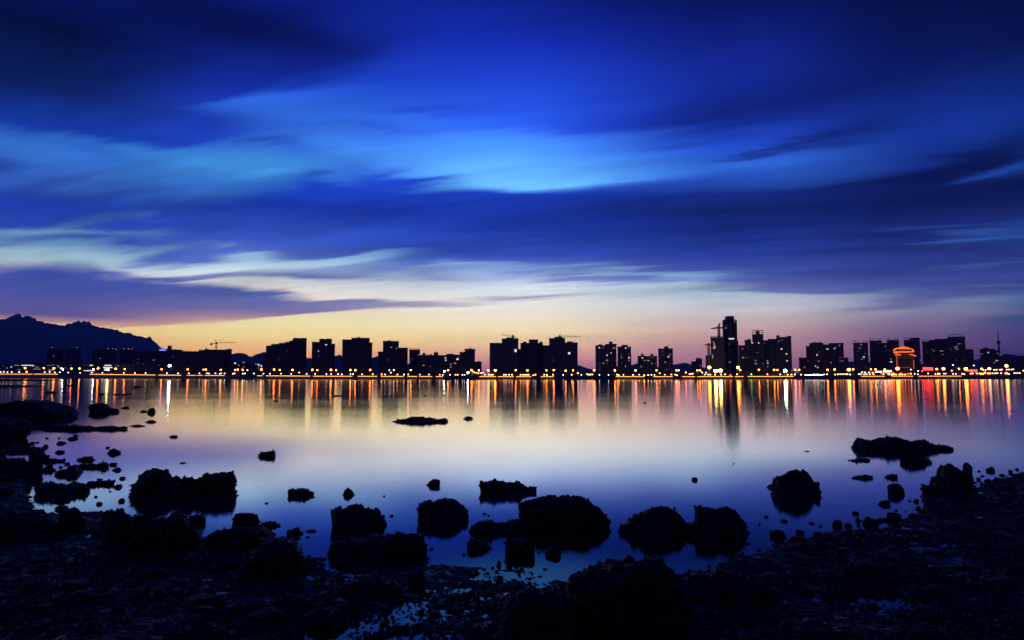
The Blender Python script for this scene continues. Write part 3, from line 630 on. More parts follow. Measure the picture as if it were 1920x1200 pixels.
bld([(767,787,656,0)], 110, 'short square tower with a railed crown next to the winged tower', 'the short railed tower', 'facade_grey', [(763,673,'win_dim',3,1),(772,672.5,'win_dim',3,1),(767,678,'win_white',3.4,1)], frames=[(768,786,654)], seed=12, nrand=2)
bld([(787,812,666,2),(812,836,666.5,0),(836,862,665.5,2)], 90, 'long low row of flats with chimneys and a few lit windows', 'the long row of flats', 'facade_brown', [(835,671,'win_bright',1.6,1.6),(835.5,675.5,'win_bright',1.6,1.6),(857.5,673.5,'win_bright',3,1.8),(845,683,'win_white',1.5,2),(794,685,'win_warm',2.6,1.2),(807,687,'win_dim',2,1.4),(845,688,'win_white',1.5,2)], blocks=[(792,797,662.5),(813,821,661),(805,808,664.5),(838,850,664)], nrand=4, seed=13, name='row_of_flats')
bld([(862,871,660.5,2),(871,890.5,654.8,0)], 90, 'plain dark tower at the end of the long row of flats', 'the plain end tower', 'facade_grey', seed=14)
bld([(890.5,903,678.5,0)], 420, 'small hazy tower peeping out behind the plain dark one', 'the small hazy tower', 'facade_grey', seed=15, nrand=1)
bld([(918,941,643.5,2),(941,972,635.5,0),(972,976,655,3)], 95, 'dark office tower with floor bands and one bright white window, tower crane on top', 'the banded office tower', 'facade_pale', [(966.7,657.3,'win_bright',2.6,3.6)], seed=16, blocks=[(949,963,633.6)], name='office_tower')
bld([(976,992,643.5,2),(992,1009,637,0),(1009,1018,643.5,2)], 110, 'dark tower with a raised middle between the two crane towers', 'the raised-middle tower', 'facade_grey', seed=17, blocks=[(981,987,641.5),(1012,1017,641.5)])
bld([(1018,1030,648,0),(1030,1060,634.5,1.5),(1060,1083.5,642.8,3)], 95, 'wide dark tower group with one orange floodlight near its edge', 'the floodlit wide tower', 'facade_brown', [(1067.5,662.5,'win_bright',2.6,2.6),(1038,675,'win_dim',1.6,1.2)], seed=18, blocks=[(1040,1055,632.2),(1064,1075,641)])
bld([(1117,1135,648.5,0),(1135,1156.5,645.5,1.5)], 100, 'speckled apartment tower with a stub on its roof, wider of a pair', 'the speckled tower', 'facade_grey', [(1124.5,652,'win_bright',1.6,1.6),(1146,662,'win_bright',1.4,1.4),(1138.5,666,'win_bright',1.4,1.4)], nrand=24, seed=19, blocks=[(1142.5,1149.5,641.2),(1122,1130,646.5)])
bld([(1158.5,1184,650.5,0)], 105, 'speckled apartment tower with a gabled cap, slimmer of a pair', 'the slimmer speckled tower', 'facade_grey', [(1174,652.5,'win_bright',1.4,1.4),(1180,671,'win_bright',1.6,1.4)], nrand=22, seed=20, blocks=[(1166,1178,647.5)])
bld([(1196,1232.5,668,0)], 110, 'squat apartment block with two roof stubs', 'the squat two-stub block', 'facade_grey', [(1205,671,'win_bright',1.4,1.4)], nrand=14, seed=21, blocks=[(1202.5,1207.5,664.3),(1220.5,1225.5,664.3)])
bld([(1235,1262.5,654,0)], 110, 'single apartment tower with a small raised cap standing alone', 'the lone capped tower', 'facade_grey', [(1254,669,'win_bright',1.8,1.6),(1248,679,'win_warm',1.8,1.6)], nrand=12, seed=22, blocks=[(1246,1254.5,650.5)])
bld([(1297,1305,678,2),(1305,1317,672.5,0)], 260, 'small stepped building rising from dark trees', 'the small stepped building', 'facade_grey', nrand=2, seed=23, name='small_building')
bld([(1324,1336,667,0)], 160, 'narrow low tower beside the half built one', 'the narrow low tower', 'facade_grey', nrand=1, seed=24)
# under construction, main tower
bld([(1334,1360,633,0)], 70, 'half built tower wrapped in scaffolding with work lights and a crane', 'the half built tower', 'concrete', [(1339,641,'win_white',1.4,1.2),(1340.5,645,'win_bright',1.6,.8),(1340.5,649,'win_bright',3,.8),(1340.5,652.5,'win_bright',3,.8),(1337.5,665,'win_white',1.2,1),(1337,668.5,'win_bright',1.2,1),(1337,672,'win_white',1.2,1)], seed=25, frames=[(1334.5,1360,631)], name='unfinished_tower')
xc = 1371; P = Plot(xc, 130); root = P.root('skyscraper', 'tallest round shouldered skyscraper with a curved cylindrical crown', 'skyscraper'); BLD.append((1357, 1386, 'the tallest skyscraper'))
k = P.x(1372) - P.x(1371); zz = lambda y: P.z(xc, y)
put(MB().lathe(P.x(1370.8), 8, [(11.0 * k, 0), (10.4 * k, zz(612)), (9.4 * k, zz(604)), (8.9 * k, zz(593.5)), (8.0 * k, zz(591.8))], 28), 'core', MAT['facade_grey'], root)
for x0, x1, yt, yo in ((1357, 1361.5, 601.5, 0), (1380.5, 1384.5, 601, 0), (1357.6, 1362, 600, 5), (1384.5, 1386.2, 640, 1)):
    a = P.x(x0, yo); b = P.x(x1, yo)
    put(MB().box(a, b, yo, 16, 0, zz(yt)).frustum(a, b, yo, 16, zz(yt) + .002, zz(yt) + 1.2, .6), 'wing', MAT['facade_grey'], root)
for x, y, kd, w in ((1373.5, 635, 'win_bright', 5.6), (1363, 615, 'win_white', 1.6), (1369, 645, 'win_dim', 1.5), (1369, 679, 'win_white', 1.8), (1365, 610, 'win_dim', 1.5), (1383, 620, 'win_dim', 1.4)):
    add_window(root, P.x(x), 8 - 11.5 * k, P.z(x, y), kd, w, 1.2)
b_ = bld([(1386.5,1398,648,3),(1398,1410.5,638,1.5),(1410.5,1412.5,645,4)], 100, 'stepped dark block between the skyscraper and the lattice crowned tower', 'the stepped dark block', 'facade_brown', [(1393.5,654,'win_white',1.6,1.4)], nrand=5, seed=26, blocks=[(1403,1409,636.3)])
bld([(1412.5,1433.5,627,0)], 100, 'slender dark tower with an open lattice crown', 'the lattice crowned tower', 'facade_brown', [(1413,643,'win_bright',1.5,1.4),(1424.5,643,'win_bright',1.4,1.4),(1422,661,'win_dim',3,1.2)], nrand=6, seed=27, frames=[(1412.8,1433.2,623.3),(1412.8,1433.2,619.7)], blocks=[(1420,1426,621.5)])
bld([(1433.5,1442,638.5,3),(1442,1458,636,1),(1458,1464,630,0),(1464,1478,632.5,1),(1478,1486,630.5,0)], 100, 'wide dark apartment block with raised corners and a few bright windows', 'the raised-corner block', 'facade_brown', [(1467,654.5,'win_bright',1.8,1.8),(1476.5,663.5,'win_bright',2.2,1.6),(1477,676.5,'win_bright',1.8,1.5),(1462,640,'win_white',1.3,1.3),(1440.5,681,'win_bright',1.3,1.3)], nrand=8, seed=28)
bld([(1499,1513,671,3),(1513,1519.5,649.5,1.5),(1519.5,1546,643.5,0),(1546,1556.5,646.5,1.5)], 110, 'wide dark apartment block with domed roof caps above a white lit strip', 'the domed-cap block', 'facade_brown', [(1533.5,665.5,'win_bright',1.6,1.4),(1530,686.5,'win_bright',1.4,1.2),(1534,689,'win_bright',1.4,1.2),(1538,660,'win_dim',1.5,1.3),(1553,654.5,'win_bright',3,1.2),(1559,680,'win_warm',1.5,1.3)], nrand=7, seed=29, blocks=[(1525,1533,642.2),(1535,1543,642.2)])
bld([(1556.5,1584,643.5,0),(1584,1592,671.5,3)], 118, 'glassy dark tower with a flat roof and an orange lamp near the top', 'the flat-roofed glassy tower', 'facade_grey', [(1566.5,653.5,'win_warm',2,2.6),(1576.5,647.5,'win_white',1.6,1.4),(1577.5,670,'win_dim',4,1.2),(1579,676.5,'win_dim',6,2)], nrand=3, seed=30)
bld([(1602,1630,643,0)], 120, 'tower with open roof frames at both corners and a bright middle window', 'the first framed tower', 'facade_grey', [(1617,646,'win_white',2.4,1.2),(1614.5,652.5,'win_white',2.4,1.2),(1621.5,669.5,'win_bright',1.8,1.8),(1604,649,'win_dim',2,1)], nrand=8, seed=31, frames=[(1602.5,1611.5,639.3),(1620.5,1629.5,639.3)])
bld([(1633,1656,639,0),(1656,1666,643.5,2),(1666,1688.5,638,0)], 125, 'double tower with four open roof frames and a sunken middle', 'the double framed tower', 'facade_brown', [(1672.5,678.5,'win_bright',2.2,2),(1672,673,'win_warm',1.8,1.2),(1667,678,'win_dim',1.4,1),(1663,649.5,'win_dim',1.4,1)], nrand=8, seed=32, frames=[(1633.3,1641.5,635.3),(1648,1655.7,635.3),(1666.3,1673,634.7),(1681,1688,634.7)])
bld([(1697.5,1709,638,0),(1709,1728,633.5,1)], 130, 'broad dark tower rising behind the golden domed building', 'the broad tower behind the dome', 'facade_grey', [(1727,675.5,'win_white',1.4,1.4),(1731,665,'win_white',1.2,1.2)], nrand=5, seed=33, frames=[(1698,1707,634)])
bld([(1732,1745,641,1),(1745,1757,637.5,0)], 135, 'tower with a single roof frame beside the long dark slab', 'the single-framed tower', 'facade_brown', [(1750.5,655.5,'win_white',1.5,1.2),(1754,658,'win_white',1.4,1.2)], nrand=5, seed=34, frames=[(1733,1742,637.5)])
bld([(1757,1780,635.5,1.5),(1780,1813.5,631.5,0),(1813.5,1828,655,3)], 130, 'long dark slab tower with a faint glass crown and slanted lit windows', 'the glass-crowned slab', 'facade_brown', [(1768,658,'win_warm',4,1.4),(1769,665,'win_warm',1.6,1.4),(1802,644.5,'win_white',3.4,1),(1797,649.5,'win_white',3,1),(1794,651.5,'win_white',2.4,1),(1797,654.5,'win_white',3,1.2),(1786,655,'win_dim',2.4,1.2)], nrand=10, seed=35, frames=[(1783,1812,627.5)])
bld([(1840,1868,654.5,0),(1868,1877,657,1.5)], 150, 'dark block below the thin broadcast tower', 'the block below the mast', 'facade_grey', [(1855.5,661,'win_bright',2,1.4),(1842,663.5,'win_white',4,.8),(1870,676,'win_bright',1.4,1.6),(1866,680,'win_white',2.6,1),(1877.5,665.5,'win_white',1.8,1.6)], nrand=6, seed=36, blocks=[(1846,1856,652.5)], name='dark_block')
hall(1880, 1935, 671, 190, 'long unlit hall with a low roof past the broadcast tower', 'the long unlit hall', [(1887,681,'win_dim',2,1)], mat='concrete')
# golden domed landmark
xc = 1697.5; P = Plot(xc, 60); Y0 = 0.0; base = 0.0; k = P.x(1698) - P.x(1697); X = P.x; Z = lambda y: P.z(xc, y)
root = P.root('domed_building', 'ornate building with a tiered dome outlined in glowing orange lights', 'building'); BLD.append((1677, 1718, 'the golden domed building'))
put(MB().box(X(1682), X(1715), Y0 + 2, Y0 + 20, base, Z(672)), 'wall', MAT['gold'], root)
for px in (1682, 1687.5, 1693, 1698.5, 1704, 1709.5, 1715):
    put(MB().box(X(px) - .5, X(px) + .5, Y0 + .9, Y0 + 1.99, base, Z(673)), 'column', MAT['gold'], root)
put(MB().frustum(X(1678.5), X(1717), Y0, Y0 + 22, Z(672) + .003, Z(666.5), 2.2), 'cornice', MAT['gold'], root)
put(MB().box(X(1680.5), X(1714), Y0 + 1.5, Y0 + 19, Z(666.4), Z(660.5)), 'upper_storey', MAT['gold'], root)
put(MB().frustum(X(1677.5), X(1716.5), Y0 - .3, Y0 + 21, Z(660.4), Z(656), 3.2), 'roof_tier', MAT['gold'], root)
put(MB().lathe(X(1697), Y0 + 10, [(16 * k, Z(655.9)), (12.5 * k, Z(654.2)), (8 * k, Z(652.4)), (3.6 * k, Z(650.8)), (1.2 * k, Z(649.2)), (.5 * k, Z(646.3))], 24, 1, .55), 'dome', MAT['gold'], root)
def glow_line(p, q, w=.28, kd='gold_line'):
    put(MB().bar(p, q, w), 'outline_light', MAT[kd], root)
for x0, y0, x1, y1, w in ((1678,659.8,1716,659.8,.45),(1677.5,657.5,1681,654.3,.6),(1679.5,654.6,1685,652.6,.6),(1686,653.2,1690,651.3,.35),(1690,651.3,1704,651.3,.35),(1704,651.3,1709,653.2,.35),(1694,649.2,1700,649.2,.3),(1712,654,1716,658.5,.35),(1677.5,661.5,1687,662,.35),(1690,660,1706,660.2,.4),
                      (1680,665.5,1691,665.2,.35),(1707,665,1715,665.5,.35),(1714,666.5,1719.5,667.8,.45),(1712.5,656,1716.5,659,.4),(1683,653.2,1712,654.2,.35)):
    yo = -.9 if y0 > 655 else (1.5 if y0 > 652 else 4.5)
    glow_line((X(x0), Y0 + yo, Z(y0)), (X(x1), Y0 + yo, Z(y1)), w)
for px, yt in ((1683, 668), (1714.5, 675)):
    put(MB().box(X(px) - .5, X(px) + .5, Y0 + .3, Y0 + .8, Z(692), Z(yt)), 'corner_wash_glow', MAT['gold_wash_glow'], root)  # lamp wash up the wall corners, put in as self-glowing strips
put(MB().box(X(1688), X(1708), Y0 + .3, Y0 + .7, Z(689.2), Z(688.6)), 'entrance_band', MAT['gold_wash_glow'], root)
# broadcast tower
xc = 1876; Y0 = sD(xc) + 1300; k = Y0 / F_PX
root = empty('broadcast_tower', (at_depth(xc, 706.5, Y0).x, Y0, 3), 'slim broadcast tower with a round pod and needle mast against the purple sky', 'tower'); cx = root.location.x; ZZ = lambda y: z_at(xc, y, Y0)
MB().lathe(cx, Y0, [(2.6 * k, 3), (1.7 * k, ZZ(652)), (1.1 * k, ZZ(643))], 12).build('shaft', MAT['facade_grey'], root)
MB().lathe(cx, Y0, [(1.3 * k, ZZ(644.5)), (3.6 * k, ZZ(643)), (3.6 * k, ZZ(641.3)), (1.8 * k, ZZ(639.5)), (1.0 * k, ZZ(638.5))], 18).build('pod', MAT['facade_grey'], root)
MB().lathe(cx, Y0, [(1.0 * k, ZZ(638.4)), (.8 * k, ZZ(629)), (.45 * k, ZZ(624)), (.25 * k, ZZ(619.5))], 8).build('mast', MAT['frame'], root)
MB().box(cx - 1.5, cx + 1.5, Y0 - 2, Y0 + 1, ZZ(621.3), ZZ(619.3)).build('beacon', MAT['win_dim'], root)
# tower cranes
def crane(px, ytop, yjib, xtip, ytip, xback, back, label, th=1.0):
    Y0 = sD(px) + back; k = Y0 / F_PX; base = sH(px) - .3
    P = lambda x, y: Vector((at_depth(x, y, Y0).x, Y0, z_at(x, y, Y0)))
    root = empty('tower_crane', (at_depth(px, 706.5, Y0).x, Y0, base), label, 'crane')
    m = MB(); w = .75; cx = root.location.x; zj = z_at(px, yjib, Y0)
    for sx in (-w, w):
        for sy in (-w, w): m.bar((cx + sx, Y0 + sy, base), (cx + sx, Y0 + sy, zj), .16 * th)
    z = base; s_ = 1
    while z < zj - 2: m.bar((cx - w * s_, Y0 - w, z), (cx + w * s_, Y0 - w, z + 2), .1); m.bar((cx - w * s_, Y0 + w, z), (cx + w * s_, Y0 + w, z + 2), .1); z += 2; s_ = -s_
    m.build('mast', MAT['steel'], root)
    MB().box(cx - 1.1, cx + 1.1, Y0 - 1.2, Y0 + 1.0, zj + .01, zj + 2.2).build('cab', MAT['steel'], root)
    top = P(px, ytop); MB().bar((cx, Y0, zj + 2.21), top, .3 * th).build('tower_head', MAT['steel'], root)
    a, b = P(px, yjib - 1.2), P(xtip, ytip); m = MB(); up_ = Vector((0, 0, 1.1))
    m.bar(a, b, .16 * th); m.bar(a + up_, b + up_ * .4, .11 * th); n = 14
    for q in range(n): m.bar(a.lerp(b, q / n), (a + up_).lerp(b + up_ * .4, (q + .5) / n), .08 * th)
    m.build('jib', MAT['steel'], root)
    c = P(xback, yjib - 1.2 + (yjib - 1.2 - ytip) * .15); m = MB(); m.bar(a, c, .3 * th); m.build('counter_jib', MAT['steel'], root)
    MB().box(min(c.x, c.x + 2), max(c.x, c.x + 2), Y0 - .9, Y0 + .9, c.z - 2.2, c.z - .35).build('counterweight', MAT['concrete'], root)
    MB().bar(top, a.lerp(b, .75), .07).bar(top, c, .07).build('tie_bar', MAT['steel'], root)
crane(403.5, 637.5, 645, 443, 642.3, 395, 120, 'tower crane behind the long slab building')
crane(962, 626, 633.5, 938, 627.2, 967, 100, 'tower crane on the banded office tower')
crane(1050, 627, 633.5, 1090, 631, 1041, 100, 'tower crane above the floodlit wide tower')
crane(1350, 606, 616, 1333.5, 616.5, 1356, 75, 'tower crane with a work lamp beside the tallest skyscraper', 2.6)
crane(1330, 644, 648.5, 1321, 646.8, 1334, 62, 'low crane arm poking out sideways from the half built tower', 2.2)
# ------------------------------------------------------------------ trees on the promenade
tree_protos = []
for q in range(5):
    r_ = random.Random(90 + q); h = 7.0; tr = MB(); tr.lathe(0, 0, [(.20, 0), (.15, 1.6), (.10, h * .55), (.03, h * .8)], 7)
    for k in range(6):
        a_ = r_.uniform(0, 6.28); z0 = r_.uniform(1.5, 3.6); tr.bar((0, 0, z0), (math.cos(a_) * 1.3, math.sin(a_) * 1.3, z0 + r_.uniform(.8, 1.8)), .06)
    vs = []; fs = []
    clumps = [(r_.gauss(0, 1.05), r_.gauss(0, 1.05), r_.uniform(2.6, h - .8), r_.uniform(.55, 1.15)) for _ in range(11)]
    for cx, cy, cz, cr in clumps:
        for _ in range(46):
            v = Vector((r_.gauss(0, 1), r_.gauss(0, 1), r_.gauss(0, .8))).normalized() * cr * r_.uniform(.6, 1.08); c = Vector((cx, cy, cz)) + v
            u = Vector((r_.gauss(0, 1), r_.gauss(0, 1), r_.gauss(0, 1))).normalized(); w = u.orthogonal().normalized(); s_ = r_.uniform(.16, .34); b = len(vs)
            vs += [c - u * s_, c + w * s_ * .6, c + u * s_, c - w * s_ * .6]; fs.append((b, b + 1, b + 2, b + 3))
    mt = bpy.data.meshes.new('trunk'); mt.from_pydata(tr.v, [], tr.f); mt.materials.append(MAT['bark'])
    mc = bpy.data.meshes.new('crown'); mc.from_pydata([tuple(v) for v in vs], [], fs); mc.materials.append(MAT['tree']); tree_protos.append((mt, mc))
ORD = ['first','second','third','fourth','fifth','sixth','seventh','eighth','ninth','tenth','eleventh','twelfth','thirteenth','fourteenth','fifteenth','sixteenth','seventeenth','eighteenth','nineteenth','twentieth']
used = {}
def near(px):
    return min(BLD, key=lambda b: 0 if b[0] <= px <= b[1] else min(abs(b[0] - px), abs(b[1] - px)) + .1)[2]
def where(px, what):
    d = near(px); k = (d, what); used[k] = used.get(k, 0) + 1; return ORD[used[k] - 1], d
def tree(px, back, h, label=None):
    p = sp(px, back, sH(px) - .3); o_, d = where(px, 'tree')
    root = empty('tree', p, f'dark leafy tree, {o_} counting from the left before {d}', 'tree', 'trees along the promenade')
    mt, mc = rng.choice(tree_protos); s = h / 7.0; rz = rng.uniform(0, 6.28)
    root.scale = (s * rng.uniform(.95, 1.35), s, s); root.rotation_euler = (0, 0, 0)
    for nm, me in (('trunk', mt), ('crown', mc)):
        o = bpy.data.objects.new(nm, me); COL.objects.link(o); o.parent = root; o.rotation_euler = (0, 0, rz)
tx = []
x = 215.0
while x < 1925:
    tx.append((x, rng.uniform(14, 45), rng.uniform(4.0, 7.5))); x += rng.uniform(7, 19)
for g0, g1 in ((340,350),(421,480),(494,499),(660,671),(707,714),(757,764),(1210,1223),(1262,1278),(1394,1402),(1659,1671),(1712,1722),(1810,1900)):
    xx = g0 + 2
    while xx < g1: tx.append((xx, 5.0, rng.uniform(2.6, 4.0))); xx += rng.uniform(5, 11)
for (x, bk, h) in sorted(tx): tree(x, bk, h)
# ------------------------------------------------------------------ lamps
lamp_meshes = {}
def bulb(kind, r):
    key = (kind, round(r, 2))
    if key not in lamp_meshes:
        bm = bmesh.new(); bmesh.ops.create_icosphere(bm, subdivisions=2, radius=r)
        for v in bm.verts: v.co.z *= .85
        me = bpy.data.meshes.new('lamp_globe'); bm.to_mesh(me); bm.free(); me.polygons.foreach_set('use_smooth', [True] * len(me.polygons)); me.materials.append(MAT[kind]); lamp_meshes[key] = me
    return lamp_meshes[key]
WORDS = {'sodium':'orange','sodium_big':'large blazing orange','yellow':'blazing yellow','white':'white','greenwhite':'greenish white','pink':'small pinkish','orange_low':'small orange','white_low':'tiny white','red':'red','green':'green'}
def lamp(px, py, kind='sodium', r=.62, back=6.0, tall=True):
    Y = sD(px) + back; z = z_at(px, py, Y); base = sH(px) - .02 if back < 4 else sH(px) - .32; X = at_depth(px, py, Y).x
    r = r * Y / 600.0
    nm, cat = ('street_lamp', 'street lamp') if tall else ('promenade_light', 'light')
    o_, d = where(px, kind + nm)
    word = WORDS[kind]; what = 'street lamp' if tall else 'low light'
    root = empty(nm, (X, Y, base), f'{word} {what}, {o_} counting from the left before {d}', cat, 'street lamps along the far promenade' if tall else 'low lights along the far promenade')
    z = max(z, base + 1.0)
    m = MB().lathe(X, Y + r + .1, [(.16, base), (.10, max(base + .5, z + .3))], 6)
    if tall: m.bar((X, Y + r + .1, z + .2), (X, Y, z + r * .86 + .1), .07)
    m.build('pole' if tall else 'post', MAT['pole'], root)
    o = bpy.data.objects.new('lamp_globe', bulb(kind, r)); COL.objects.link(o); o.parent = root; o.location = (0, 0, z - base)
for x, y in ((47,690),(82,690),(101,690.5),(134,691),(149,691),(184,690.5),(217,691.5),(234,692),(303,692.5),(352,692.5),(386,693),(414,693.5),(446,693),(455,693.5),(490,693),(514,693),(524.6,693.5),(548.5,693.5),
             (585.5,693.5),(595,694),(620.7,693.5),(630.3,694),(657,693.5),(666.3,694),(694,693.5),(770.3,694),(840,694),(884,694),(898,694.5),(915.5,694.5),(967,694),(989,694.5),(1024.5,694.5),(1038.3,694),(1060.8,695),(1074.5,694.3),
             (1114,694.5),(1153,694.5),(1191.7,694.5),(1231,694.5),(1268.5,694.5),(1272.8,694.5),(1307.5,694.5),(1312.5,694.5),(1388,694),(1423,693.5),(1451.5,693.5),(1457.6,693.5),(1491,693.5),(1498.5,693.5),(1551.7,693.5),(1565,692.8),(1599.7,692.5),
             (1633,692.5),(1641.7,692.5),(1659,692.5),(1756.3,692),(1798,691.5),(1840.5,691.5)):
    lamp(x, y, 'sodium', rng.uniform(.52, .80))
for x, y in ((1330,689),(1384,689),(1591.5,693),(1769,691.5),(1811,691.5),(1887,686),(1683,691)): lamp(x, y, 'sodium_big', rng.uniform(1.0, 1.35))
for x, y in ((1342,695.5),(1351,695)): lamp(x, y, 'yellow', 1.5)
for x, y, k_, r_ in ((118,692.5,'white',.5),(175,693,'white',.6),(202,693,'yellow',.9),(318,685.5,'white',1.1),(833,696.3,'greenwhite',.45),(877.3,698.5,'white',.8),(928.5,694.5,'sodium_big',.9),(1472.3,695,'greenwhite',1.3)): lamp(x, y, k_, r_)
for x, y, k_, r_ in ((115,690.5,'pink',.55),(441,693.5,'pink',.6),(381.5,693,'pink',.5),(464,694,'pink',.5),(738.5,694,'pink',.55),(1083.5,699.5,'orange_low',.6),(1286,698.5,'sodium',.5),(1855,691.3,'pink',1.2)): lamp(x, y, k_, r_)
low = [(1,697.5,'p'),(7,697,'w'),(14,698,'w'),(22,697.5,'w'),(36,697.5,'w'),(50,697,'y'),(84,698,'w'),(93,697.5,'w'),(103,698.5,'o'),(112,698,'w'),(128,698.5,'w'),(150,699,'p'),(172,698.5,'w'),(192,699,'w'),(232,699.3,'w'),(253,699.3,'w'),(273,699.4,'w'),(313,699.7,'w'),
 (334,700,'w'),(354,700,'w'),(374,700,'w'),(388,700,'w'),(392,700.3,'w'),(404,700,'w'),(412,700.7,'p'),(415,700,'w'),(421,700.2,'w'),(437,700.7,'p'),(440,700.3,'p'),(455,700.5,'w'),(459,700.3,'w'),(476,700.5,'w'),(494,700.7,'w'),(506,700.7,'w'),(527,700.8,'w'),(546,701,'w'),(561,698.5,'w'),(575,701,'p'),(591,701,'w'),
 (612,701.3,'w'),(621,701.3,'p'),(634,701.3,'w'),(641,701.7,'p'),(657,701.4,'w'),(662,701.3,'w'),(679,701.7,'w'),(699,701.7,'o'),(715.5,702,'o'),(722,702,'w'),(730,694,'w'),(733,698.5,'p'),(745,702.3,'p'),(757.5,702.3,'o'),(765.5,702,'w'),(787,702.3,'w'),(804.5,702.3,'w'),(824.5,702.3,'p'),(830,703,'w'),(844,702.8,'w'),(854,702.7,'o'),(858,702.6,'o'),(867,703,'w'),(871,702.6,'w'),
 (886,696,'o'),(889,698,'o'),(893,699,'o'),(897,700,'o'),(902,699.2,'o'),(906,698.5,'o'),(909,702.5,'w'),(917,702.5,'o'),(921,702.7,'o'),(924,702.5,'o'),(945,702.7,'p'),(949,702.6,'p'),(954.5,702.5,'p'),(960,702.5,'o'),(976,702.8,'o'),(981,702.7,'o'),(985,702.6,'p'),(988,702.6,'o'),(991,702.5,'o'),(1000,704,'w'),(1004,702.5,'o'),
 (1020.5,702.5,'o'),(1025.5,703,'p'),(1037,702.5,'o'),(1056,702.8,'w'),(1072,702.5,'o'),(1090,702.8,'w'),(1101,701.5,'o'),(1104,702.5,'o'),(1107,702.3,'o'),(1110.5,702,'o'),(1124,702.8,'w'),(1141,702.8,'w'),(1157,702.3,'o'),(1160,705.3,'y'),(1169,702.8,'w'),(1187,702.9,'w'),(1198.5,702.5,'w'),
 (1208,705,'y'),(1215.5,703.5,'o'),(1221.5,702.8,'w'),(1227,703,'w'),(1237,700,'o'),(1246.5,702.4,'p'),(1259,702.3,'p'),(1266,702.4,'p'),(1269.5,704.3,'o'),(1293,701.5,'o'),(1296,701,'p'),(1299,700.5,'p'),(1316.5,698.3,'o'),(1321.5,702.5,'w'),(1324,698.5,'o'),(1328,702.4,'o'),(1332,702.4,'p'),(1340.5,702.5,'o'),(1352,702.5,'p'),(1359.3,702,'o'),(1382,701.8,'o'),
 (1369.5,703,'r'),(1408.7,702,'g'),(1439,702,'o'),(1463,702,'p'),(1477,702.3,'o'),(1484,702.3,'o'),(1490.5,702,'o'),(1502,702.4,'p'),(1526.5,701.8,'o'),(1533,701.5,'p'),(1545,702,'p'),(1550.5,701.8,'o'),(1566,702.2,'w'),(1571,701.9,'o'),(1576,701.7,'o'),(1581,701.5,'o'),(1586,701.5,'o'),(1589,701.5,'p'),(1594,702,'o'),
 (1610.5,701.5,'p'),(1614,701.6,'p'),(1616.5,698,'o'),(1620.5,701.8,'o'),(1622,698,'p'),(1625,701.7,'p'),(1629,698.2,'o'),(1631,701.6,'p'),(1636,698.6,'o'),(1638,701.7,'o'),(1656.5,701.5,'p'),(1666,701.5,'y'),(1672,702.5,'y'),(1676,701.7,'y'),(1680,702.3,'o'),(1687,702,'y'),(1692,702.4,'o'),(1697,702.3,'o'),
 (1708,700.7,'o'),(1715,701,'w'),(1721,701.7,'w'),(1740.5,700.5,'w'),(1754,701.3,'p'),(1759,700.8,'y'),(1762,700.6,'w'),(1770,700.7,'w'),(1773,700.5,'w'),(1784.5,695,'p'),(1787,701,'w'),(1792,701.2,'w'),(1804,700.8,'w'),(1808,701.5,'p'),(1820,700.5,'o'),(1824,700.2,'p'),(1832,700.5,'w'),(1836.5,700,'o'),(1839,701,'y'),(1843,700.8,'y'),(1847,699.5,'p'),(1852,700,'o'),(1855.5,700,'y'),(1861,700,'w'),(1866,700,'p'),(1870,699.8,'p'),(1877,699.7,'o'),(1885,700,'p'),(1888,699.8,'y'),(1891.5,701.3,'w'),(1902.5,699.6,'o'),(1907.5,699.5,'p'),(1912,699.7,'w'),
 (1843.5,693.7,'p'),(1848,693.6,'p'),(1864,693.5,'p'),(1868.5,693.3,'o'),(1875,693.3,'p'),(1878.5,693,'p'),(1888,693,'p'),(1892,692.8,'p'),(1897,692.8,'p'),(1900,692.5,'w'),(1919,695,'o'),(1708,693,'w'),(1721.5,695.5,'w'),(1787,684.5,'w'),(1826,685,'w')]
low += [(1662,699,'r'),(1668,699.5,'r'),(1674,699,'r'),(1690,700,'r'),(1703,701,'r'),(1729,696,'r'),(1822,697,'r'),(1830,698,'r'),(1847,697,'r'),(1653,700,'r')]
for x, y, c in low:
    kd, r_ = {'w': ('white_low', .42), 'p': ('pink', .42), 'o': ('orange_low', .50), 'y': ('sodium', .55), 'r': ('red', .55), 'g': ('green', .6)}[c]
    lamp(x, y, kd, r_, back=2.2 if y > 699 else 12.0, tall=False)
# amber strip lights under the promenade edge
for x0, x1, kd in ((-140,60,'strip'),(63,108,'strip'),(168,205,'strip'),(206,291,'strip'),(297,339,'strip'),(350,367,'strip'),(369,380,'strip'),(384,421,'strip'),(482,492,'strip'),(499,581,'strip'),(587,660,'strip'),(671,707,'strip'),(714,757,'strip'),(764,782,'strip'),(786,810,'strip'),(817,830,'strip'),
              (899,930,'strip'),(934,963,'strip'),(968,996,'strip'),(1014,1038,'strip'),(1155,1208,'strip'),(1225,1261,'strip'),(1279,1303,'strip'),(1308,1374,'strip'),(1378,1394,'strip'),(1402,1488,'strip'),(1509,1543,'strip_white'),(1615,1659,'strip'),(1672,1712,'strip'),(1722,1803,'strip')):
    m = MB(); xs_ = np.linspace(x0, x1, max(2, int((x1 - x0) / 8) + 1))
    for a_, b_ in zip(xs_, xs_[1:]):
        dz = 1.1 if kd == 'strip_white' else -.12
        p, q = sp(a_, -.12 if dz < 0 else 2.0), sp(b_, -.12 if dz < 0 else 2.0); p.z = sH(a_) + dz; q.z = sH(b_) + dz; m.bar(p, q, .26 if x0 < 300 else .19)
    o_, d = where((x0 + x1) / 2, 'strip')
    o = m.build('strip_light', MAT[kd]); tag(o, f'{"white" if kd == "strip_white" else "amber"} glowing strip along the quay, {o_} before {d}', 'strip light', 'strip lights along the far quay')
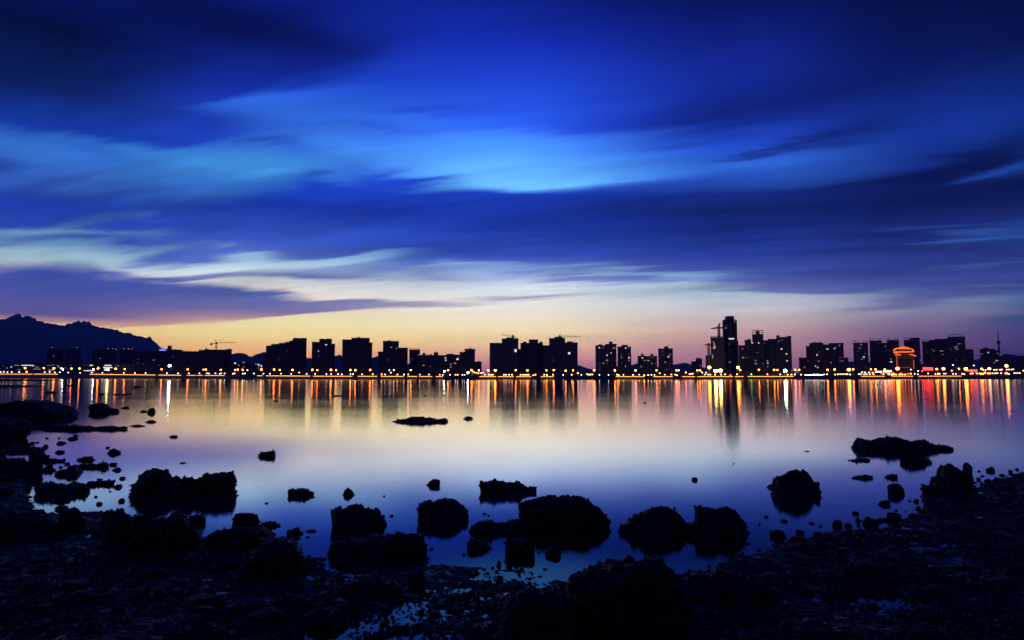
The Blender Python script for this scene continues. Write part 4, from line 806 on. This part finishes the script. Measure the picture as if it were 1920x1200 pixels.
# lit signs and awnings
def sign(cells, px0, px1, y0, y1, back, label, kind, panel='pole'):
    xc = (px0 + px1) / 2; Y = sD(xc) + back; base = sH(xc) - .3
    X = lambda px: at_depth(px, 706.5, Y).x; Z = lambda y: z_at(xc, y, Y)
    root = empty('lit_sign', (X(xc), Y, base), label, 'sign')
    MB().box(X(px0), X(px1), Y, Y + .4, Z(y1), Z(y0)).build('panel', MAT[panel], root)
    MB().box(X(px0) + .4, X(px0) + .8, Y + .41, Y + .8, base, Z(y0)).box(X(px1) - .8, X(px1) - .4, Y + .41, Y + .8, base, Z(y0)).build('support', MAT['pole'], root)
    w = (X(px1) - X(px0)) / cells; h = Z(y0) - Z(y1)
    r_ = random.Random(int(px0))
    for c in range(cells):
        x0 = X(px0) + w * (c + .12); x1 = X(px0) + w * (c + .88); za, zb = Z(y1) + h * .12, Z(y0) - h * .12; m = MB()
        for q in range(3): zz_ = za + (zb - za) * q / 2.4; m.box(x0, x1, Y - .25, Y - .02, zz_, zz_ + h * .12)
        xm = x0 + (x1 - x0) * r_.choice((.3, .5, .62)); m.box(xm, xm + w * .12, Y - .3, Y - .253, za, zb)
        m.build('glowing_character', MAT[kind], root)
sign(5, 1731, 1750, 688.5, 694.5, 14, 'red glowing sign of broad characters on a dark panel past the golden building', 'red_sign')
sign(6, 1813, 1833, 693, 696.5, 14, 'string of small red glowing characters near the block below the mast', 'red_sign')
sign(4, 1641, 1654, 695.6, 698.4, 12, 'white glowing shop sign below the double framed tower', 'strip_white')
sign(5, 1656, 1672, 694.0, 698.0, 12, 'pinkish white slanting shop sign next to the golden domed building', 'pink')
R = rock
G1 = 'boulders standing in the shallows'; G2 = 'small stones in the shallows'; G3 = 'boulders on the mud flat'; G4 = 'low rock islets out in the bay'
# islets and far ledges
R([(733,792),(745,787),(760,785),(775,782),(800,784),(815,787),(826,786),(835,784),(842,789)], 792.5, 'long low rock islet alone in the middle of the bay', .5, group=G4)
R([(866,785.5),(872,783),(878,780),(884,782),(888,785)], 786, 'tiny rock just off the end of the long mid-bay islet', .6, group=G4)
R([(1597,843),(1604,832),(1612,826),(1620,823),(1640,826),(1655,820),(1667,818),(1690,819),(1705,825),(1730,825),(1742,833),(1760,834),(1772,833),(1785,842)], 846, 'jagged rock islet at the far end of the shallows off the muddy shore', .45, group=G4)
R([(1685,858),(1692,851),(1705,849),(1730,853),(1740,860),(1749,867)], 869, 'dark wedge of rock just in front of the jagged islet', .5, group=G1)
R([(1588,864),(1600,862),(1618,860),(1630,860),(1632,864)], 865, 'flat sliver of rock below the jagged islet', .4, group=G2)
R([(1594,895),(1606,893),(1620,890),(1632,890),(1638,896)], 898, 'low tapered stone midway between the round boulder and the islet', .5, group=G2)
R([(1654,896),(1665,892),(1675,888),(1683,889),(1684,896)], 897, 'small pointed stone directly behind the upright squarish stone', .5, group=G2)
R([(1665,911),(1668,906),(1676,904),(1688,907),(1693,915),(1695,925)], 926, 'upright squarish stone off the mud spit', .8, group=G1)
R([(1645,945),(1652,940),(1662,937),(1670,938),(1670,946)], 948, 'wedge stone in front of the upright squarish stone', .7, group=G2)
R([(1443,918),(1450,906),(1455,892),(1475,882),(1493,878),(1515,882),(1530,893),(1540,903),(1547,915),(1545,925)], 932, 'big round oyster-covered boulder alone in the shallows', .85, under=.22, group=G1)
R([(1437,913),(1442,908),(1448,908),(1452,913)], 915, 'small knob of rock touching the side of the round boulder', .8, group=G2)
R([(1728,912),(1731,905),(1748,904),(1752,895),(1765,892),(1766,885),(1768,870),(1790,866),(1817,864),(1823,880),(1822,895),(1815,912)], 930, 'tall stepped boulder at the tip of the mud spit', .6, group=G1)
R([(1848,880),(1850,876),(1864,876),(1865,881)], 884, 'small block off the far muddy shore', .7, group=G2)
R([(1597,962),(1602,958),(1608,958),(1611,962)], 965, 'small dark stone in open water below the wedge stone', .8, group=G2)
R([(1296,899),(1299,893),(1306,893),(1309,899)], 901, 'tiny stone alone in still pale water beyond the twin boulders', .8, group=G2)
# the far left side
R([(-170,770),(-60,758),(0,756),(22,754),(40,749),(55,747),(80,750),(105,758),(130,770),(143,780)], 788, 'long smooth dark ledge rising from the water near the mud banks', .55, crust=1.0, group=G4)
R([(-120,790),(-40,782),(0,783),(20,787),(40,796),(58,801),(60,806)], 826, 'low dark ledge hugging the edge behind the thin rock spit', .6, group=G4)
R([(62,806),(75,799),(85,796),(110,797),(145,797),(180,799),(200,798),(225,801),(230,796),(241,796),(244,802)], 806, 'thin rock spit running out towards the village lights', .16, group=G4)
R([(243,799),(250,796),(262,796),(271,799)], 799.5, 'sliver of rock continuing the thin rock spit', .3, group=G2)
R([(166,762),(170,756),(178,753),(188,755),(195,758),(210,765),(222,770)], 774, 'angular boulder beyond the thin rock spit', .55, group=G1)
R([(226,765),(235,762),(242,764)], 766, 'flat stone beside the angular boulder', .5, group=G2)
R([(262,772),(268,769),(275,770)], 772.5, 'low stone touching the pointed stone near the thin spit', .5, group=G2)
R([(276,771),(280,766),(285,764),(289,767),(291,771)], 774, 'pointed stone beyond the end of the thin rock spit', .7, group=G2)
R([(273,790),(280,787),(288,787),(293,790)], 792, 'small oval stone off the end of the thin rock spit', .6, group=G2)
R([(0,845),(10,838),(30,835),(55,838),(75,845)], 848, 'low rough mass of stones at the root of the thin rock spit', .4, group=G4)
R([(-60,850),(-20,836),(0,838),(8,850),(9,870)], 872, 'dark block at the water edge below the low dark ledge', .8, group=G3)
R([(54,853),(58,846),(62,841),(72,837),(82,845),(86,850),(93,853)], 861, 'pyramid shaped boulder in the still inlet', .7, group=G1)
R([(16,847),(20,843),(28,843),(31,847)], 850, 'small oval stone next to the pyramid boulder', .7, group=G2)
R([(75,862),(90,858),(98,860),(116,863),(126,865)], 867, 'low ragged ledge at the foot of the pyramid boulder', .4, group=G2)
R([(143,862),(150,858),(158,856),(170,855),(175,857),(179,861)], 864, 'small hump of rock between the ragged ledge and the finger of rock', .5, group=G2)
R([(140,875),(148,871),(165,870),(180,868),(195,868),(203,873)], 878, 'finger of rock lying parallel to the water edge', .35, group=G2)
R([(201,848),(205,843),(211,842),(219,844),(226,848)], 851, 'oval stone alone in the blue inlet', .6, group=G2)
R([(103,887),(107,881),(115,879),(125,880),(130,888)], 892, 'rounded stone beside the dark mud bank', .8, group=G2)
R([(76,884),(82,876),(95,873),(104,880)], 884, 'stone joining the mud bank to the rounded stone', .6, group=G2)
R([(-140,880),(-40,862),(0,862),(30,864),(60,868),(78,877)], 900, 'broad dark shelf of rock at the edge of the inlet', .5, group=G3)
R([(64,918),(70,910),(78,905),(90,902),(145,902),(150,907),(160,912),(163,920)], 930, 'flat topped square boulder in the inlet', .7, group=G1)
R([(162,908),(165,902),(180,900),(200,901),(212,901),(215,906)], 910, 'narrow flat stone behind the flat topped square boulder', .4, group=G2)
R([(43,918),(47,908),(55,908),(58,918)], 920, 'small stone squeezed between the shelf and the square boulder', .8, group=G2)
R([(60,962),(66,955),(78,953),(86,960)], 968, 'small stone in the puddles below the square boulder', .8, group=G2)
R([(318,819),(324,816),(332,816),(334,819)], 820, 'tiny dark stone in the golden water', .6, group=G2)
R([(336,868),(342,866),(350,868)], 869, 'tiny flat stone beyond the twin peaked boulder', .5, group=G2)
R([(484,853),(488,848),(495,848),(510,845),(515,848),(517,854)], 857, 'small dark block in pale water beyond the open shallows', .6, group=G2)
R([(538,922),(541,916),(555,914),(568,916),(582,919),(589,923)], 931, 'loaf shaped stone in the blue shallows', .6, group=G1)
R([(643,925),(647,918),(652,915),(658,920),(665,926)], 929, 'little pointed stone past the loaf shaped stone', .7, group=G2)
R([(800,907),(806,902),(813,898),(820,899),(825,900),(825,908)], 911, 'small angular stone beside the straight edged slab', .7, group=G2)
R([(898,906),(900,899),(915,899),(940,901),(960,903),(990,907),(1004,912),(1010,921)], 925, 'straight edged slab sloping gently in the shallows', .35, group=G1)
# main boulders in the shallows
R([(240,922),(243,908),(255,907),(257,884),(265,876),(275,873),(286,879),(292,884),(304,887),(312,891),(316,899),(340,900),(363,898),(372,902),(385,893),(400,889),(418,888),(429,890),(433,896),(434,914),(444,918),(447,928)], 936, 'largest boulder of the shallows with two peaks and a saddle', .45, group=G1)
R([(617,954),(630,951),(645,950),(650,945),(660,942),(672,945),(690,951),(710,957),(722,965),(729,975),(731,985)], 992, 'leaning boulder with a beak pointing sideways over the water', .65, under=.18, group=G1)
R([(781,962),(785,945),(800,937),(815,936),(830,934),(850,935),(858,943),(868,947),(880,957),(881,966)], 980, 'squarish oyster crusted boulder behind the low stones', .7, group=G1)
R([(972,948),(985,936),(1005,933),(1030,930),(1060,932),(1090,932),(1113,936),(1120,946),(1135,956),(1147,970),(1148,985)], 996, 'big flat topped boulder sloping down at one end', .6, group=G1)
R([(878,992),(885,983),(900,978),(915,976),(930,981),(950,977),(960,972),(975,974),(992,982),(1000,990)], 1001, 'low crumbly ledge in front of the big flat topped boulder', .4, group=G1)
R([(874,1018),(880,1010),(890,1007),(902,1010),(912,1018),(922,1028)], 1033, 'small peaked stone in front of the crumbly ledge', .8, group=G1)
R([(946,1016),(950,1009),(975,1007),(1000,1008),(1004,1018)], 1042, 'upright drum shaped rock in front of the big flat topped boulder', .8, group=G1)
R([(1022,1036),(1027,1029),(1047,1028),(1053,1036)], 1045, 'small cube like stone beside the drum shaped rock', .8, group=G1)
R([(931,1058),(934,1050),(939,1051),(940,1058)], 1062, 'little upright shard by the drum shaped rock', .8, group=G2)
R([(1155,995),(1165,986),(1178,977),(1200,960),(1220,949),(1236,943),(1255,948),(1268,958),(1278,968),(1285,978),(1290,988)], 1006, 'smooth sloping boulder like a whale back in the shallows', .6, group=G1)
R([(1280,989),(1290,976),(1305,972),(1306,950),(1330,948),(1350,952),(1370,950),(1380,959),(1388,966),(1397,984),(1407,996)], 1008, 'blocky rough boulder touching the whale back boulder', .6, group=G1)
R([(1443,1000),(1450,994),(1458,991),(1466,995),(1474,1003)], 1007, 'low stone at the mud edge beneath the round boulder', .6, group=G2)
R([(1560,982),(1566,972),(1572,972),(1580,980)], 988, 'small hump of rock at the muddy shore line', .8, group=G2)
# boulders on the mud
R([(188,969),(192,954),(205,948),(225,948),(236,959),(245,967),(262,968),(300,970),(325,977),(350,983),(368,997),(376,1022)], 1045, 'wide craggy boulder with a knob at one end on the mud', .55, group=G3)
R([(110,968),(115,956),(128,951),(145,953),(155,962),(160,975)], 1000, 'upright rough stone beside the wide craggy boulder', .8, group=G3)
R([(435,972),(438,962),(447,958),(475,958),(484,962),(486,975)], 1005, 'square block perched above the low slab on the mud', .7, group=G3)
R([(386,1010),(390,998),(410,992),(435,986),(460,988),(480,992),(488,1008)], 1034, 'low slab at the foot of the square block', .6, group=G3)
R([(485,985),(495,979),(508,977),(520,980),(525,985)], 988, 'flat stone in the water next to the square block', .5, group=G2)
R([(537,998),(545,992),(553,988),(562,991),(570,999)], 1003, 'small triangular stone near the mud edge', .7, group=G2)
R([(572,996),(580,993),(590,993),(594,996)], 998, 'sliver of stone beside the small triangular stone', .6, group=G2)
R([(450,1062),(462,1034),(485,1020),(505,1014),(528,1015),(548,1020),(563,1034),(574,1057),(575,1080)], 1088, 'rounded heap of oyster covered rock at the mud edge', .8, group=G3)
R([(613,1034),(620,1018),(640,1012),(662,1012),(690,1006),(735,1002),(752,998),(775,999),(792,1003),(804,1018),(801,1039)], 1052, 'broad dark boulder with a notch where mud meets water', .5, group=G3)
R([(350,975),(358,965),(372,962),(384,968),(386,980)], 985, 'small block between the twin peaked boulder and the craggy one', .8, group=G3)
R([(620,1114),(640,1092),(665,1080),(700,1078),(735,1086),(755,1104),(762,1126)], 1128, 'round shouldered rock among the tidal puddles', .7, group=G3)
R([(765,1078),(770,1072),(790,1071),(797,1080)], 1098, 'squat stone at the edge of the tidal puddles', .8, group=G3)
R([(555,1172),(570,1150),(600,1137),(630,1142),(650,1162),(655,1182)], 1182, 'low rock with a chipped crown half sunk in puddled mud', .7, group=G3)
R([(1045,1130),(1060,1092),(1078,1078),(1095,1063),(1120,1054),(1140,1048),(1160,1041),(1182,1037),(1215,1038),(1238,1044),(1255,1055),(1270,1080),(1290,1110),(1300,1150)], 1235, 'great dark boulder in front studded with pale oyster shells', .8, group=G3, crust=1.2)
R([(925,1208),(935,1173),(945,1138),(957,1116),(975,1102),(1000,1098),(1030,1100),(1060,1110),(1080,1133),(1085,1168)], 1262, 'big rough boulder leaning against the great shell studded one', .8, group=G3, crust=1.2)
R([(1275,1104),(1290,1086),(1320,1076),(1345,1069),(1380,1071),(1410,1076),(1440,1089),(1465,1104),(1480,1124)], 1140, 'low wide mound of rock behind the great shell studded boulder', .7, group=G3)
R([(395,1157),(410,1134),(440,1122),(480,1120),(515,1130),(530,1152)], 1160, 'flat rock lying in the dark mud below the rounded heap', .8, group=G3)
R([(225,1132),(245,1104),(290,1090),(340,1092),(375,1110),(392,1136)], 1128, 'wide hump of rock on the dark mud below the craggy boulder', .8, group=G3)
R([(20,1113),(45,1088),(85,1076),(125,1086),(150,1108)], 1108, 'dark rounded rock at the outer side of the mud flat', .8, group=G3)
R([(-60,985),(0,960),(40,958),(70,970),(95,985),(105,1000)], 1020, 'long low rock across the mud below the shelf', .6, group=G3)
R([(1560,1075),(1580,1058),(1620,1050),(1650,1060),(1665,1078)], 1098, 'dark stone sunk in the rippled mud', .8, group=G3)
R([(1700,1126),(1720,1104),(1760,1094),(1800,1106),(1815,1128)], 1132, 'low dark hump on the open mud flat', .8, group=G3)
R([(1440,1202),(1465,1172),(1510,1160),(1560,1172),(1585,1202)], 1205, 'wide dark rock low on the rippled mud', .8, group=G3)
# mud banks seen edge-on far out
G5 = 'far mud banks'
def bank(px0, px1, y, label, thick=2.2, dpx=3.0):
    R([(px0, y), (px0 + (px1 - px0) * .2, y - thick * .8), (px0 + (px1 - px0) * .55, y - thick), (px0 + (px1 - px0) * .85, y - thick * .6), (px1, y)], y + .8, label, max(0.03, dpx * 0.06), name='mud_bank', group=G5, category='mud bank', crust=.5)
bank(-160, 118, 713, 'long dark mud bank under the bright village lights', 3.0)
bank(-160, 92, 724, 'second long mud bank nearer than the village one', 2.6)
bank(84, 106, 735, 'short low hump off the tip of the second mud bank', 2.0)
bank(120, 146, 722.5, 'thin sliver of mud just past the long village bank', 1.2)
bank(184, 198, 738.5, 'very small mud sliver before the slender double one', 1.2)
bank(212, 249, 739, 'slender mud sliver crossed by orange reflections', 1.6)
bank(250, 264, 725, 'faint mud hump out beyond the slender sliver', 1.4)
bank(622, 644, 742, 'dark raft-like ledge under the lamp reflections mid bay', 2.2)
bank(512, 523, 752, 'tiny dark speck of rock before the stepped tower reflection', 2.0)
bank(793, 801, 741, 'tiny speck of rock near the brown water glow', 1.4)
bank(1205, 1213, 755, 'tiny speck of rock under the pink water', 1.2)
bank(1508, 1520, 846, 'thin stone in the pale water before the jagged islet', 1.2)
# stray stones round the mud edge
SMALL = [(1437,970,9),(1470,978,14),(1522,982,11),(1539,987,8),(1424,984,6),(1500,1000,18),(1487,1012,12),(1400,1052,16),(1610,985,12),(1632,980,9),(1660,975,11),(1681,958,8),(1706,940,7),(1722,955,14),
 (1820,930,10),(1835,900,12),(1842,893,8),(1852,903,14),(1868,897,9),(1880,892,10),(1895,886,12),(1907,881,9),(1836,884,7),
 (499,944,7),(735,968,9),(908,964,8),(916,967,6),(720,931,5),(810,1030,9),(870,1072,10),(1010,1036,6),(1022,1068,9),(1094,868,0),
 (180,932,8),(207,922,7),(120,862,7),(88,822,7),(97,822,0),(110,822,6),(127,823,4),(146,823,4),(70,868,9),(60,832,10),(48,826,12),(25,833,14),(40,948,10),(55,945,12),(98,965,12),(105,978,16),(30,975,14),
 (590,1050,14),(601,1048,8),(605,1060,12),(618,1050,7),(640,1062,20),(668,1048,9),(830,1062,10),(846,1068,12),(1330,1062,10),(1372,1068,14),(1404,1020,8),(1284,877,0),(1375,870,4),(1503,846,0),
 (576,1008,7),(470,1022,12),(440,1045,16),(700,1140,22),(720,1172,18),(840,1120,16),(822,1098,12),(880,1140,14),(900,1100,10),(915,1165,18),(860,1180,14),(790,1150,16),(760,1185,24),(1530,1040,16),(1500,1060,22),(1600,1030,14),(1660,1020,18),(1700,1000,14),(1740,980,16),(1780,1000,20),(1820,970,14),(1860,1010,22),(1900,960,16),(1880,1060,26),(1760,1040,20),(1640,1140,24),(1720,1180,28),(1850,1150,30),(1340,1185,24),(1400,1190,20),(100,1150,30),(180,1180,26),(320,1170,24),(460,1190,28),(60,1020,20),(150,1035,22),(200,1080,20),(410,1060,18),(540,1100,18)]
re_ = random.Random(21)
for _ in range(34): SMALL.append((round(re_.uniform(0, 230)), round(re_.uniform(812, 985)), round(re_.uniform(6, 20))))
for _ in range(26): SMALL.append((round(re_.uniform(560, 1060)), round(re_.uniform(1062, 1195)), round(re_.uniform(8, 24))))
for _ in range(30): t_ = re_.random(); SMALL.append((round(1420 + 480 * t_), round(1035 - 130 * t_ + re_.uniform(-14, 24)), round(re_.uniform(6, 17))))
for _ in range(16): SMALL.append((round(re_.uniform(560, 1000)), round(re_.uniform(1040, 1075)), round(re_.uniform(5, 10))))
for _ in range(30): SMALL.append((round(re_.uniform(-20, 560)), round(re_.uniform(985, 1075)), round(re_.uniform(24, 62))))
for _ in range(20): SMALL.append((round(re_.uniform(0, 640)), round(re_.uniform(1080, 1190)), round(re_.uniform(30, 78))))
for _ in range(18): t_ = re_.random(); SMALL.append((round(1430 + 480 * t_), round(1038 - 130 * t_ + re_.uniform(-4, 26)), round(re_.uniform(22, 50) * (1 - .35 * t_))))
for _ in range(14): SMALL.append((round(re_.uniform(-10, 150)), round(re_.uniform(880, 985)), round(re_.uniform(22, 48))))
proto = []
for k in range(5):
    r_ = random.Random(50 + k); bm = bmesh.new(); bmesh.ops.create_icosphere(bm, subdivisions=4, radius=1.0)
    so = Vector((k * 7.1, k * 3.3, 0)); cuts = [(Vector((r_.gauss(0, 1), r_.gauss(0, 1), r_.gauss(.2, .7))).normalized(), r_.uniform(.5, .8)) for _ in range(9)]
    for v in bm.verts:
        p = v.co.copy(); d = 0.34 * mnoise.noise(p * 1.1 + so) + 0.20 * mnoise.noise(p * 2.7 + so) + 0.10 * mnoise.noise(p * 7 + so) + 0.10 * (0.5 - mnoise.voronoi(p * 3.2 + so)[0][0])
        v.co = p * (1 + d * .6)
        for n_, d_ in cuts:
            e_ = v.co.dot(n_) - d_
            if e_ > 0: v.co -= n_ * e_ * .9
        v.co += p * .05 * mnoise.noise(p * 6 + so); v.co.z *= 0.66
    me = bpy.data.meshes.new('stone'); bm.to_mesh(me); bm.free(); me.materials.append(MAT['rock']); proto.append(me)
sizes = ['pebble sized', 'fist sized', 'head sized', 'bucket sized']
SM = []
for k, (px, py, w) in enumerate(SMALL):
    if w == 0: continue
    p = on_water(px, py); half = w / F_PX * p.y / 2
    SM.append((px, py, w, k, p, half))
rock_list = [(o.location.x, o.location.y, o['label']) for o in sc.objects if o.name.split('.')[0] == 'rock']
seen = {}
for px, py, w, k, p, half in SM:
    o = bpy.data.objects.new('stone', proto[k % 5]); COL.objects.link(o)
    o.location = (p.x, p.y, half * (.22 if half < .1 else .08)); o.scale = (half * 1.05, half * rng.uniform(.7, 1.0), half * rng.uniform(.6, 1.0)); o.rotation_euler = (0, 0, rng.uniform(0, 6.28))
    nx, ny, nl = min(rock_list, key=lambda q: (q[0] - p.x) ** 2 + (q[1] - p.y) ** 2)
    size = sizes[0 if half < .03 else 1 if half < .06 else 2 if half < .11 else 3]
    side = 'beyond' if p.y > ny + abs(p.x - nx) else 'in front of' if p.y < ny - abs(p.x - nx) else 'to the right of' if p.x > nx else 'to the left of'
    short = ' '.join(nl.split()[:6]); short = short.rsplit(' ', 1)[0] if short.split()[-1] in ('the', 'of', 'in', 'with', 'to', 'at', 'a', 'and', 'on', 'past', 'by', 'next', 'behind', 'beyond', 'off', 'below') else short
    key = (size, side, short); seen[key] = seen.get(key, 0) + 1; od = '' if seen[key] == 1 else ['', 'another ', 'a third ', 'a fourth ', 'a fifth ', 'a sixth ', 'a seventh ', 'an eighth ', 'a ninth ', 'a tenth ', 'an eleventh ', 'a twelfth '][min(11, seen[key] - 1)]
    tag(o, f'{od}{size} stone {side} the {short}', 'stone', 'loose stones along the mud edge')
# shell and stone rubble strewn over the mud (uncountable)
vs = []; fs = []; rr = np.random.RandomState(4)
def add_chip(x, y, z, s):
    b = len(vs); n = 6
    ang = rr.rand() * 6.28; tilt = (rr.rand(2) - .5) * 1.1
    for k in range(n):
        t_ = ang + k * 6.283 / n; r_ = s * (0.6 + 0.6 * rr.rand()); cx_, cy_ = r_ * math.cos(t_), r_ * math.sin(t_) * .75
        vs.append((x + cx_, y + cy_, z + cx_ * tilt[0] + cy_ * tilt[1]))
    vs.append((x + s * (rr.rand() - .5) * .5, y + s * (rr.rand() - .5) * .5, z + s * (0.35 + 0.5 * rr.rand())))
    vs.append((x, y, z - s * .6))
    for k in range(n): fs.append((b+k, b+(k+1) % n, b+n)); fs.append((b+(k+1) % n, b+k, b+n+1))
cand_px = np.stack([rr.uniform(-300, 2220, 34000), 870 + 640 * rr.rand(34000) ** 1.1], 1)
a = (cand_px[:, 0] - 960) / F_PX; b = (600 - cand_px[:, 1]) / F_PX; s_ = -CAM_H / (SP + b * CP)
CX, CY = a * s_, (CP - b * SP) * s_
sdc = poly_sdf(CX, CY, shore_w); GZ = ground_z(CX, CY)
dens = fbm(CX * 1.3, CY * 1.3, 3, .5, 77)
for x, y, z, d, dn in zip(CX, CY, GZ, sdc, dens):
    if d > -0.12 and z > -0.045 and dn > 0.41: add_chip(x, y, max(z, -0.01) + .004, rr.uniform(.012, .036) * (1.0 if y < 14 else 1.5))
tag(mesh_obj('shell_rubble', vs, fs, MAT['rock']), kind='stuff')

# ------------------------------------------------------------------ evening haze
hm = new_mat('evening_haze'); t = hm.node_tree; out = N(t, 'ShaderNodeOutputMaterial'); pv = N(t, 'ShaderNodeVolumePrincipled')
pv.inputs['Color'].default_value = (0.20, 0.40, 1.0, 1); pv.inputs['Density'].default_value = HAZE_DENSITY; pv.inputs['Anisotropy'].default_value = 0.0
t.links.new(pv.outputs[0], out.inputs['Volume'])
tag(MB().box(-11500, 11500, -300, HAZE_FAR, -6, HAZE_TOP).build('haze', hm), kind='stuff')
